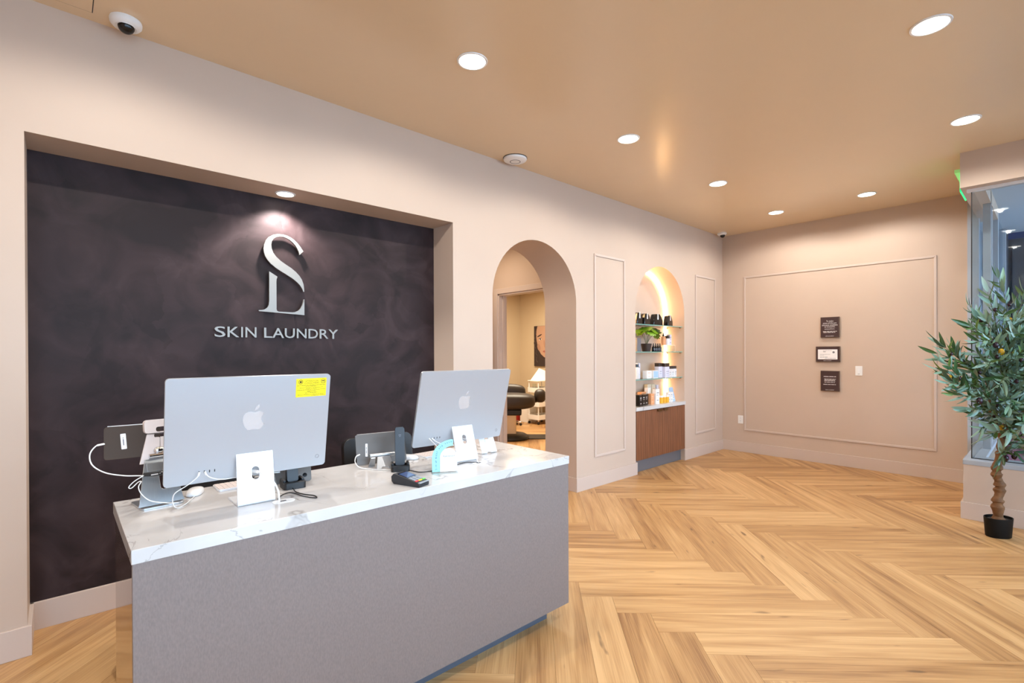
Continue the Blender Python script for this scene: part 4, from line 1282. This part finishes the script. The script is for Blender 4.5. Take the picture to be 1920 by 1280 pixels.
# potted monstera
t = thing('potted_plant', 'small monstera with bright green leaves in a dark pot on the glass shelf', 'plant', (5.41, 3.43, ZM))
MB().lathe([(.046, 0), (.048, .002), (.068, .098), (.066, .100), (.060, .096), (.058, .088), (.001, .086)], 28).build('pot', 'blacktop', t)
def monstera_leaf(sz):
    pts = []
    n = 26
    for i in range(n + 1):
        a = -PI / 2 + 2 * PI * i / n
        r_ = sz * (0.86 + .14 * math.cos(2 * a)) * (1 if i % 3 else .74)
        if i in (0, n): r_ = sz * .35
        pts.append((r_ * math.cos(a) * .92, r_ * math.sin(a) + sz * .35))
    vs = [(x, y, .10 * (x * x) / sz - .35 * y * y / (sz * 2)) for x, y in pts[:-1]] + [(0, sz * .3, .012)]
    k = len(vs) - 1
    return vs, [(i, (i + 1) % k, k) for i in range(k)]
for (dx, dy, dz, sz, az, tl) in ((.17, .0, .262, .085, 10, 55), (-.02, -.02, .300, .085, 200, 40), (.11, -.04, .285, .08, 320, 50), (-.12, -.03, .250, .075, 160, 60), (-.06, .02, .285, .080, 110, 45), (.02, -.05, .275, .085, 280, 55), (.09, .02, .265, .080, 20, 50), (.13, -.02, .225, .080, 340, 70), (.05, -.06, .215, .060, 300, 75), (-.15, .0, .265, .065, 180, 60), (-.03, -.07, .245, .07, 250, 65)):
    v_, f_ = monstera_leaf(sz * 1.12)
    X = Matrix.Translation((dx, dy, dz)) @ Matrix.Rotation(R(az - 90), 4, 'Z') @ Matrix.Rotation(R(-tl * .5), 4, 'X')
    lf = MB().add(v_, f_, X).build('leaf', 'monstera', t)
    MB().tube(spline([(dx * .08, dy * .1, .086), (dx * .35, dy * .3, dz * .62), (dx, dy, dz)], 6), .0022, 6).build('stem', 'twig', t)
carton('plain grey upright box beside the potted plant, cut off by the arch edge', 5.22, 3.44, ZM, .085, .06, .165, 'greykick')
def dropper(label, x, y):
    t = thing('dropper_bottle', label, 'bottle', (x, y, ZM), 0, 'black dropper bottles on the middle glass shelf')
    MB().lathe([(.019, 0), (.020, .003), (.020, .052), (.017, .060), (.009, .064), (.009, .068)], 20).build('bottle', 'blackgloss', t)
    MB().lathe([(.011, .066), (.011, .078), (.007, .080), (.0075, .096), (.004, .106), (.001, .107)], 16).build('dropper', 'blacktop', t)
    MB().prism([(-.008, .014), (.008, .014), (.008, .046), (-.008, .046)], .0195, .0203, UPRIGHT).build('label_print', 'greyink', t)
    return t
names = ['first from the plant', 'second from the plant', 'third from the plant', 'farthest from the plant']
d0 = dropper('small black dropper bottle, first of four beside the plant pot', 5.555, 3.42)
for k in (1, 2, 3):
    dup(d0, (5.555 + .052 * k, 3.42, ZM), None, 'small black dropper bottle, %s of four beside the plant pot' % ('second', 'third', 'last')[k - 1])
t = tag(MB().box(-.14, .14, -.05, .05, 0, .085).build('display_block', 'acrylic', bevel=.002), 'clear acrylic display block on the middle shelf carrying three skincare items', 'display block')
t.location = (5.93, 3.46, ZM)
MB().box(-.14, .14, -.05, -.0495, .083, .085).box(-.14, -.138, -.051, -.0495, 0, .085).box(.138, .14, -.051, -.0495, 0, .085).build('block_edge', 'whitegloss', t)
zb = ZM + .0855
t = thing('serum_bottle', 'slim peach bottle with pointed cap on the clear display block', 'bottle', (5.845, 3.45, zb))
MB().lathe([(.026, 0), (.027, .003), (.027, .105), (.018, .112)], 20).build('bottle', 'orange', t)
MB().lathe([(.014, .110), (.014, .128), (.010, .140), (.006, .156), (.001, .158)], 16).build('cap', 'blacktop', t)
t = thing('serum_bottle', 'short frosted bottle with square dark cap on the clear display block', 'bottle', (5.92, 3.44, zb))
MB().lathe([(.028, 0), (.029, .003), (.029, .082), (.024, .088)], 20).build('bottle', 'frosted', t)
MB().prism(rrect(-.026, .026, -.026, .026, .008, 4), .088, .122).build('cap', 'blacktop', t, bevel=.002)
carton('tall lilac white carton on the clear display block', 6.00, 3.46, zb, .055, .045, .140, 'lilac', print_='greyink')
# lowest glass shelf
t = thing('pump_bottle', 'white bottle with black cap at the left end of the lowest shelf', 'bottle', (5.205, 3.44, ZL))
MB().lathe([(.036, 0), (.038, .004), (.038, .135), (.03, .142)], 22).build('bottle', 'frosted', t)
MB().cyl(.028, .142, .180, 20).build('cap', 'blackgloss', t)
carton('pale blue carton right behind the black capped white bottle', 5.285, 3.48, ZL, .055, .05, .190, 'lilac', print_='blueink')
carton('low white carton on the lowest glass shelf, left of the blue fronted one', 5.41, 3.42, ZL, .11, .06, .095, 'white', print_='orange')
carton('low carton with pale blue front on the lowest glass shelf', 5.53, 3.40, ZL, .115, .06, .095, 'white', print_='blueink', face='paleblue')
def jar(label, x, y, w_, h_, mt='lilac', hc=.045):
    t = thing('cream_jar', label, 'jar', (x, y, ZL), 0, 'jars with dark lids on the lowest glass shelf')
    MB().prism(rrect(-w_ / 2, w_ / 2, -.035, .035, .010, 4), 0, h_ - hc).build('jar_body', mt, t, bevel=.003)
    MB().prism(rrect(-w_ / 2, w_ / 2, -.035, .035, .012, 4), h_ - hc, h_).build('lid', 'blacktop', t, bevel=.003)
    mk = MB(); bars(mk, frame((0, -.0356, h_ * .35), (1, 0, 0), (0, 0, 1)), [(-w_ * .3, w_ * .3, .01, .006), (-w_ * .3, w_ * .2, -.015, .004)], 0)
    mk.build('print', 'greyink', t, smooth=False)
    return t
jar('tall frosted jar with dark lid, left one of the pair on the lowest shelf', 5.705, 3.44, .085, .185)
jar('tall frosted jar with dark lid, right one of the pair on the lowest shelf', 5.80, 3.40, .105, .183)
for k, lb in enumerate(('left', 'middle', 'right')):
    jar('narrow clear jar with dark lid, %s one of three beside the light strip' % lb, 5.905 + k * .066, 3.42, .062, .142, 'frosted', .036)
# stone top: cartons and jars
g = 'small black cartons on the stone top'
for k, (x, y) in enumerate(((5.13, 3.36), (5.21, 3.37), (5.285, 3.38), (5.36, 3.42))):
    carton('small black carton with white print on the stone top, %s from the left' % ('first', 'second', 'third', 'fourth')[k], x, y, CT, .07, .06, .135, 'blackgloss', 'box', g, R(8), 'whiteink')
carton('orange peach carton behind the black cartons on the stone top', 5.415, 3.50, CT, .10, .06, .150, 'orange')
carton('peach carton in front, between the black cartons and the tall white carton', 5.455, 3.40, CT, .075, .06, .130, 'orange', print_='beige')
carton('tall white carton standing in the middle of the stone top', 5.555, 3.385, CT, .085, .05, .185, 'white', print_='greyink')
carton('tall cream carton at the back of the stone top behind the white carton', 5.60, 3.53, CT, .09, .05, .235, 'beige', print_='orange')
carton('tall cream carton at the back of the stone top, nearer the light strip', 5.70, 3.53, CT, .085, .05, .235, 'beige', print_='orange')
carton('slim lilac carton standing at the back beside the cream cartons', 5.80, 3.53, CT, .05, .04, .220, 'lilac', print_='greyink')
carton('white tipped cream carton behind the tall white one', 5.50, 3.47, CT, .07, .05, .200, 'white')
def amber(label, x, y):
    t = thing('amber_jar', label, 'jar', (x, y, CT), 0, 'amber jars on the stone top')
    MB().lathe([(.028, 0), (.030, .003), (.030, .070), (.027, .074)], 22).build('glass_body', 'amber', t)
    MB().lathe([(.028, .074), (.028, .094), (.001, .095)], 22).build('lid', 'white', t)
    return t
amber('amber jar on the stone top beside the tall white carton', 5.645, 3.37)
amber('amber jar on the stone top, the middle one of three', 5.715, 3.37)
amber('amber jar on the stone top, nearest the leaning blue card', 5.785, 3.37)
for k in range(2):
    carton(('white carton with thin red stripe between the amber jars and the blue card', 'white carton with thin red stripe right against the blue card')[k], 5.868 + k * .062, 3.40, CT, .055, .04, .125, 'white', 'box', 'striped white cartons on the stone top', 0, 'blueink')
t = tag(MB().prism(rrect(-.075, .055, 0, .185, .004, 2), 0, .003).build('leaflet', 'paleblue'), 'pale blue leaflet leaning at the right end of the stone top', 'leaflet')
t.matrix_world = frame((6.01, 3.40, CT), (1, .1, -.0), (-.14, .22, 1))
mk = MB(); bars(mk, None, [(-.06, .04, .10, .012), (-.06, .03, .06, .008), (-.06, .04, .03, .008)], .0032)
mk.build('print', 'white', t, smooth=False)
MB().box(-.02, .02, .0, .004, 0, .10, frame((0, 0, -.004), (1, 0, 0), (0, 0, -1))).build('prop', 'paleblue', t)

# ------------------------------------------------------------------ treatment room seen through the doorway
t = thing('treatment_chair', 'dark padded treatment chair with round black base seen through the doorway', 'chair', (5.55, 6.10, 0), R(-44))
# local x = to the camera's right
MB().lathe([(.30, 0), (.31, .02), (.30, .05), (.24, .085), (.10, .095), (.001, .095)], 36).build('base', 'black', t)
MB().prism(rrect(-.10, .09, -.10, .10, .02, 4), .09, .42).build('column', 'beige', t, bevel=.006)
MB().box(-.22, .18, -.16, .16, .40, .50).build('mechanism', 'black', t, bevel=.02)
MB().ball(.58, .27, .135, (-.17, 0, .625), 32, power=.55).build('seat_cushion', 'brownleather', t)
MB().ball(.42, .12, .15, (-.17, .27, .745), 28, power=.6).build('side_bolster', 'brownleather', t)
MB().ball(.10, .10, .115, (.49, .12, .70), 18, power=.8).build('arm_pad', 'brownleather', t)
MB().tube([(.40, .12, .60), (.48, .12, .62)], .02, 8).build('arm_bracket', 'black', t)
t = thing('utility_cart', 'white three-shelf rolling cart by the back wall of the treatment room', 'cart', (7.17, 7.00, 0))
for z in (.10, .36, .64):
    MB().prism([rrect(-.21, .21, -.16, .16, .03, 4), rrect(-.20, .20, -.15, .15, .025, 4)[::-1]], z, z + .09).prism(rrect(-.21, .21, -.16, .16, .03, 4), z - .006, z + .002).build('tray', 'white', t)
MB().prism(rrect(-.21, .21, -.16, .16, .03, 4), .856, .872).build('top_tray', 'white', t, bevel=.003)
for sx in (-1, 1):
    for sy in (-1, 1):
        MB().cyl(.011, .06, .87, 10, Matrix.Translation((sx * .18, sy * .13, 0))).build('post', 'white', t)
        MB().cyl(.028, -.01, .01, 14, Matrix.Translation((sx * .18, sy * .13, .03)) @ Matrix.Rotation(PI / 2, 4, 'X')).build('caster', 'black', t)
t = tag(MB().prism([(-.17, 0), (.22, 0), (.27, .13), (.0, .24)], 0, .003).build('paper_sheet', 'paper'), 'white folded sheet propped up on the top of the rolling cart', 'paper')
t.matrix_world = frame((7.12, 6.98, .874), (.7, -.7, 0), (.05, .1, 1))
t = thing('plastic_cup', 'clear plastic cup on the upper shelf of the rolling cart', 'cup', (7.06, 7.05, .643))
MB().lathe([(.030, 0), (.034, .004), (.040, .16), (.038, .16), (.032, .006), (.001, .005)], 18).build('cup', 'acrylic', t)
t = thing('waste_bin', 'white plastic waste bin beside the rolling cart', 'bin', (7.16, 7.34, 0))
MB().prism(rrect(-.10, .10, -.15, .15, .03, 4), 0, .44).build('body', 'white', t, bevel=.01)
MB().prism(rrect(-.11, .11, -.16, .16, .03, 4), .44, .47).build('lid', 'white', t, bevel=.006)
MB().ball(.105, .15, .05, (0, 0, .48), 16).build('liner_bag', 'paper', t)
t = thing('waste_bin', 'red waste bin partly behind the treatment chair', 'bin', (7.22, 7.71, 0))
MB().lathe([(.115, 0), (.12, .01), (.15, .34), (.152, .36), (.14, .36), (.14, .34)], 26).build('body', 'red', t)
MB().lathe([(.145, .345), (.10, .37), (.001, .375)], 26).build('lid', 'red', t)
t = thing('side_stool', 'small rolling stool foot with caster beside the red bin', 'stool', (6.58, 7.16, 0))
for k in range(5):
    X = Matrix.Rotation(2 * PI * k / 5 + .3, 4, 'Z')
    MB().box(0, .16, -.015, .015, .05, .08, X).build('base_leg', 'chrome', t, bevel=.004)
    MB().cyl(.026, -.012, .012, 12, X @ Matrix.Translation((.15, 0, .027)) @ Matrix.Rotation(PI / 2, 4, 'X')).build('caster', 'black', t)
MB().cyl(.022, .06, .36, 12).build('column', 'chrome', t)
MB().lathe([(.16, .36), (.17, .38), (.165, .42), (.001, .43)], 28).build('seat', 'leather', t)
t = tag(MB().prism(rrect(-.36, .36, -.22, .22, .03, 4), 0, .012).build('floor_mat', 'black', bevel=.004), 'thin black floor mat on the treatment room floor', 'mat')
t.location = (6.06, 5.82, .0); t.rotation_euler = (0, 0, R(-44))
t = thing('wall_picture', 'portrait print of a person with dark wavy hair on the treatment room wall', 'picture', (7.55, 7.20, 1.14))
XX = frame((7.55 - 7.55, 0, 0), (0, -1, 0), (0, 0, 1))
MB().box(-.31, .60, 0, .85, 0, .035, XX).build('canvas', 'hair', t)
def blob(nm, mt, cx, cy, rx, ry, z, rot=0, pts=None):
    q = [(cx + rx * math.cos(a) * math.cos(rot) - ry * math.sin(a) * math.sin(rot), cy + rx * math.cos(a) * math.sin(rot) + ry * math.sin(a) * math.cos(rot)) for a in [2 * PI * i / 28 for i in range(28)]]
    q = [(min(.598, max(-.308, x)), min(.848, max(.002, y))) for x, y in (pts or q)]
    MB().prism(q, .035, .035 + z, XX).build(nm, mt, t, smooth=False)
blob('face', 'skin', 0, 0, 0, 0, .001, 0, [(-.205, .85), (-.235, .76), (-.245, .66), (-.235, .55), (-.205, .44), (-.16, .33), (-.10, .25), (-.01, .19), (.12, .17), (.26, .24), (.34, .40), (.36, .60), (.32, .85)])
blob('cheek', 'skinshade', -.165, .40, .045, .075, .0014, R(20))
blob('eyebrow', 'hair', -.145, .645, .075, .014, .0022, R(22))
blob('eye_white', 'paper', -.125, .565, .040, .014, .0018, R(14))
blob('eye', 'hair', -.120, .567, .018, .016, .0024, R(10))
blob('eyelid', 'hair', -.128, .580, .048, .006, .0026, R(16))
blob('nose', 'skinshade', -.005, .47, .020, .08, .002, R(8))
blob('lips', 'lipprint', .01, .31, .06, .022, .002)
for k in range(10):
    y = .71 - k * .070
    xx = -.275 + .02 * math.sin(k * 1.3) + max(0, k - 5) * .016
    MB().tube(spline([(xx + .02, y + .12, .0355), (xx - .015, y + .06, .036), (xx + .02, y, .0355)], 5), .007, 5, XX).build('hair_strand', 'hairlight' if k % 2 else 'hair', t)
t = thing('burgundy_planter', 'low burgundy box standing outside behind the storefront glass', 'planter', (8.4, -.2, 0))
MB().box(-.35, .35, -.9, .575, -.01, .50).build('box', 'burgundy', t, bevel=.01)
for k in range(4):
    MB().box(-.353, -.35, -.60 + k * .37, -.592 + k * .37, 0, .49).build('rib', 'burgundylight', t)

# ------------------------------------------------------------------ olive tree in an oval black pot
TX, TY = 5.345, .289
tree = thing('olive_tree', 'artificial olive tree with narrow leaves in an oval black pot by the storefront', 'tree', (TX, TY, 0))
def oval(prof, n=36, ax=1.0, ay=.72, rot=R(-36)):
    mb = MB().lathe(prof, n)
    X = Matrix.Rotation(rot, 4, 'Z') @ Matrix.Diagonal((ax, ay, 1, 1))
    return moved(mb, X)
oval([(.086, 0), (.089, .004), (.100, .143), (.100, .148), (.094, .148), (.092, .132), (.001, .130)]).build('pot', 'potblack', tree)
oval([(.092, .126), (.07, .134), (.001, .138)]).build('soil', 'soil', tree)
rs = random.Random(21)
def wob(pts, r0, r1, amp=.0, n=9, nm='trunk', mt='trunk', knob=.0):
    sp = spline(pts, n + 3)
    k = len(sp)
    rr = [(r0 + (r1 - r0) * i / (k - 1)) * (1 + knob * math.sin(i * 1.0 + 1.2 * math.sin(i * .53))) for i in range(k)]
    sp = [p + Vector((rs.uniform(-amp, amp), rs.uniform(-amp, amp), 0)) for p in sp]
    return MB().tube(sp, rr, 16).build(nm, mt, tree)
wob([(0, 0, .12), (-.006, .004, .26), (.012, -.008, .38), (-.004, .010, .50), (.018, -.014, .66), (.03, -.02, .80)], .036, .026, .002, 9, knob=.20)
wob([(.03, -.02, .78), (.05, -.06, .95), (.07, -.07, 1.15), (.06, -.08, 1.40), (.05, -.05, 1.62)], .024, .012, .002, 8, 'branch', knob=.15)
wob([(.03, -.02, .76), (-.01, .03, .92), (-.02, .05, 1.12), (-.03, .07, 1.30)], .020, .010, .002, 8, 'branch', knob=.15)
wob([(.03, -.02, .80), (.06, -.13, .95), (.08, -.20, 1.12), (.07, -.22, 1.26)], .020, .008, .002, 8, 'branch', knob=.15)
def leaf_mesh(name, L, Wd, mt, curl):
    n = 6
    vs, fs = [], []
    for i in range(n + 1):
        u = i / n
        w_ = Wd * (math.sin(PI * min(1, u * .96 + .04)) ** .75) * (1 - .25 * u) if 0 < i < n else 0.0004
        z = -curl * u * u * L
        x = u * L
        vs += [(x, -w_, z + w_ * .35), (x, 0, z), (x, w_, z + w_ * .35)]
    for i in range(n):
        a = i * 3
        fs += [(a, a + 3, a + 4, a + 1), (a + 1, a + 4, a + 5, a + 2)]
    return vs, fs, MB().add(vs, fs).mesh(name, mt)
LM = []
for i, (L, Wd, mt, cu) in enumerate(((.098, .0112, 'leafA', .12), (.080, .0098, 'leafB', .25), (.112, .0128, 'leafA', .05), (.092, .0122, 'leafC', .3), (.064, .0092, 'leafB', .1))):
    LM.append(leaf_mesh('leaf', L, Wd, mt, cu))
leaves = []
def put_leaf(p, d, roll, s=1.0, k=None):
    k = rs.randrange(len(LM)) if k is None else k
    d = d.normalized()
    side = d.cross(Vector((0, 0, 1)))
    if side.length < .05: side = Vector((1, 0, 0))
    side.normalize()
    up = side.cross(d)
    q = Matrix.Identity(4)
    s2 = side * math.cos(roll) + up * math.sin(roll)
    u2 = d.cross(s2) * -1
    for i in range(3):
        q[i][0], q[i][1], q[i][2], q[i][3] = d[i] * s, -s2[i] * s, -u2[i] * s, p[i]
    leaves.append((q, k))
def spray(pts, n, r=.0022, s=1.0, olives=()):
    sp = spline(pts, 8)
    MB().tube(sp, [r * (1.3 - .8 * i / (len(sp) - 1)) for i in range(len(sp))], 5).build('twig', 'twig', tree)
    for j in range(n):
        u = .12 + .88 * j / (n - 1)
        f_ = u * (len(sp) - 1)
        i0 = min(int(f_), len(sp) - 2)
        p = sp[i0].lerp(sp[i0 + 1], f_ - i0)
        tdir = (sp[i0 + 1] - sp[i0]).normalized()
        for sgn in ((-1, 1) if j < n - 1 else (0,)):
            ph = j * 1.2 + rs.uniform(-.5, .5)
            a0_ = tdir.orthogonal().normalized()
            ax = a0_ * math.cos(ph) + tdir.cross(a0_) * math.sin(ph)
            spread = rs.uniform(.45, 1.0)
            d = tdir + ax * sgn * spread + Vector((0, 0, rs.uniform(-.3, .15)))
            put_leaf(p, d, rs.uniform(-1.3, 1.3), s * rs.uniform(.75, 1.2))
    for u, mt, sz in olives:
        i0 = min(int(u * (len(sp) - 1)), len(sp) - 2)
        p = sp[i0]
        o = MB().ball(.0150 * sz, .0150 * sz, .0200 * sz, (p.x - .02, p.y - .022, p.z - .034), 14).build('olive', mt, tree)
        MB().tube([(p.x, p.y, p.z), (p.x - .019, p.y - .021, p.z - .016)], .0014, 5).build('stalk', 'twig', o)
rgt = Vector((.738, -.675, 0)); dep = Vector((.675, .738, 0))
def at(a, b, z):          # a: along the view's right, b: away from it, z: height (relative to the trunk)
    return rgt * (a * .84 if a < 0 else a) + dep * b + Vector((0, 0, z))
DK, GO = 'olive', 'olivegold'
# named sprays: (start a,b,z) -> (end a,b,z)
SPR = [
 ((.02, 0, 1.10), (-.25, -.04, 1.30), (-.58, -.02, 1.41), 9, ((.55, DK, .8), (.85, DK, .7))),
 ((.02, 0, 1.10), (-.30, -.06, 1.22), (-.60, -.05, 1.29), 9, ((.75, DK, .8), (.9, GO, .6))),
 ((.00, 0, 1.00), (-.25, -.08, 1.16), (-.55, -.10, 1.19), 9, ()),
 ((.00, 0, .98), (-.22, -.10, 1.08), (-.54, -.12, 1.10), 9, ((.72, DK, 1.35),)),
 ((.00, 0, .96), (-.20, -.04, 1.04), (-.47, -.06, 1.13), 8, ()),
 ((.02, 0, .92), (-.18, -.08, .99), (-.40, -.10, .985), 8, ((.45, DK, 1.2),)),
 ((.02, 0, .86), (-.15, -.08, .90), (-.27, -.09, .84), 6, ((.2, GO, 1.1),)),
 ((.02, 0, .80), (-.10, -.10, .83), (-.24, -.12, .80), 6, ((.5, DK, 1.2),)),
 ((.01, 0, .62), (-.04, -.08, .68), (-.13, -.12, .58), 5, ((.2, DK, 1.3),)),
 ((.02, 0, .66), (.06, -.10, .66), (.12, -.16, .56), 6, ((.3, DK, 1.2),)),
 ((.02, 0, .70), (.10, -.08, .72), (.24, -.12, .66), 6, ()),
 ((.04, 0, 1.30), (-.12, -.04, 1.52), (-.30, -.04, 1.62), 9, ((.6, DK, .8),)),
 ((.04, 0, 1.30), (-.10, .02, 1.60), (-.22, .04, 1.78), 9, ((.5, DK, .8), (.8, DK, .8))),
 ((.04, 0, 1.40), (-.04, .0, 1.70), (-.12, -.02, 1.88), 8, ((.7, DK, .8),)),
 ((.05, 0, 1.45), (.04, -.02, 1.78), (-.06, -.04, 2.02), 9, ((.6, DK, .8), (.4, GO, .7))),
 ((.05, 0, 1.45), (.12, -.04, 1.74), (.16, -.06, 1.92), 9, ((.6, GO, .8),)),
 ((.06, 0, 1.30), (.18, -.06, 1.52), (.30, -.08, 1.66), 9, ()),
 ((.06, 0, 1.20), (.22, -.10, 1.36), (.38, -.16, 1.38), 9, ()),
 ((.05, 0, 1.10), (.20, -.10, 1.14), (.36, -.14, 1.06), 8, ()),
 ((.03, 0, 1.35), (-.16, -.10, 1.50), (-.36, -.14, 1.50), 9, ((.35, GO, 1.3), (.6, DK, 1.2))),
 ((.03, 0, 1.25), (-.14, -.12, 1.36), (-.34, -.20, 1.34), 9, ()),
 ((.03, 0, 1.15), (-.10, -.14, 1.24), (-.28, -.24, 1.18), 9, ((.4, DK, 1.0),)),
 ((.03, 0, 1.00), (-.06, -.14, 1.08), (-.18, -.24, 1.02), 8, ()),
 ((.03, 0, 1.00), (.10, -.14, 1.04), (.18, -.24, .92), 8, ()),
 ((.04, 0, 1.20), (.06, -.14, 1.34), (.10, -.26, 1.34), 9, ()),
 ((.04, 0, 1.35), (.02, -.10, 1.52), (-.04, -.20, 1.56), 9, ()),
 ((.04, 0, 1.40), (.10, -.10, 1.58), (.16, -.18, 1.56), 9, ()),
 ((.02, 0, .95), (-.10, .02, .93), (-.22, -.02, .93), 6, ()),
 ((-.20, -.02, 1.25), (-.40, -.02, 1.38), (-.56, -.02, 1.50), 7, ((.8, DK, .7),)),
 ((-.20, -.05, 1.12), (-.40, -.06, 1.22), (-.53, -.05, 1.34), 7, ()),
 ((-.18, -.06, 1.04), (-.36, -.08, 1.13), (-.52, -.10, 1.20), 7, ()),
 ((-.18, -.02, 1.20), (-.32, .0, 1.34), (-.40, .02, 1.46), 7, ((.7, DK, .8),)),
 ((.02, 0, .80), (-.05, -.14, .88), (-.16, -.22, .83), 6, ()),
 ((.03, 0, .78), (.10, -.16, .86), (.20, -.22, .78), 6, ()),
 ((.02, 0, .72), (.04, -.16, .80), (-.02, -.27, .75), 6, ((.5, DK, 1.2),)),
 ((.02, 0, .84), (.0, -.18, .92), (-.10, -.28, .90), 6, ()),
 ((.03, 0, .90), (.12, -.16, .96), (.22, -.26, .90), 6, ()),
]
for (a, b_, c_, n_, ol) in SPR:
    spray([at(*a), at(*b_), at(*c_)], n_ + 3, .0024, 1.28, ol)
for k in range(64):
    z_ = rs.uniform(.95, 1.70)
    an = rs.uniform(-PI, PI)
    rr_ = rs.uniform(.18, .36) * (1 - .35 * abs(z_ - 1.3))
    a0 = at(.03, 0, z_ - .12)
    e = at(.03 + rr_ * math.cos(an) * 1.0, rr_ * math.sin(an) * .75 - .08, z_ + rs.uniform(-.03, .14))
    if e.x + TX > 5.66: e.x = 5.66 - TX
    mid_ = (a0 + e) / 2 + Vector((0, 0, .03))
    spray([a0, mid_, e], rs.randrange(7, 10), .002, 1.0, ((.6, DK, .9),) if k % 5 == 0 else ())
keep, rest_l = [], []
for q, k in leaves:
    p = q.translation + Vector((TX, TY, 0))
    s_ = to_px(p)
    if p.x > 5.67: continue
    ok = s_ and s_[0] < 1925
    keep.append(((p - Vector((0, 0, CAM_H))).length - (0 if ok else -100), q, k))
keep.sort(key=lambda e: e[0])
fol = MB()
fol_faces = {}
for i, (d_, q, k) in enumerate(keep):
    if i < 298:
        o = bpy.data.objects.new('leaf', LM[k][2]); C.objects.link(o)
        o.parent = tree; o.matrix_local = q
    else:
        fol_faces.setdefault(k, MB()).add(LM[k][0], LM[k][1], q)
fm = None
me = bpy.data.meshes.new('foliage')
V_, F_, I_ = [], [], []
for k, mb in fol_faces.items():
    o_ = len(V_)
    V_ += [tuple(v) for v in mb.v]
    F_ += [[i + o_ for i in f] for f in mb.f]
    I_ += [k] * len(mb.f)
me.from_pydata(V_, [], F_)
for k in range(5): me.materials.append(LM[k][2].materials[0])
me.polygons.foreach_set('material_index', I_)
me.polygons.foreach_set('use_smooth', [True] * len(F_))
o = bpy.data.objects.new('foliage', me); C.objects.link(o); o.parent = tree; o['kind'] = 'stuff'
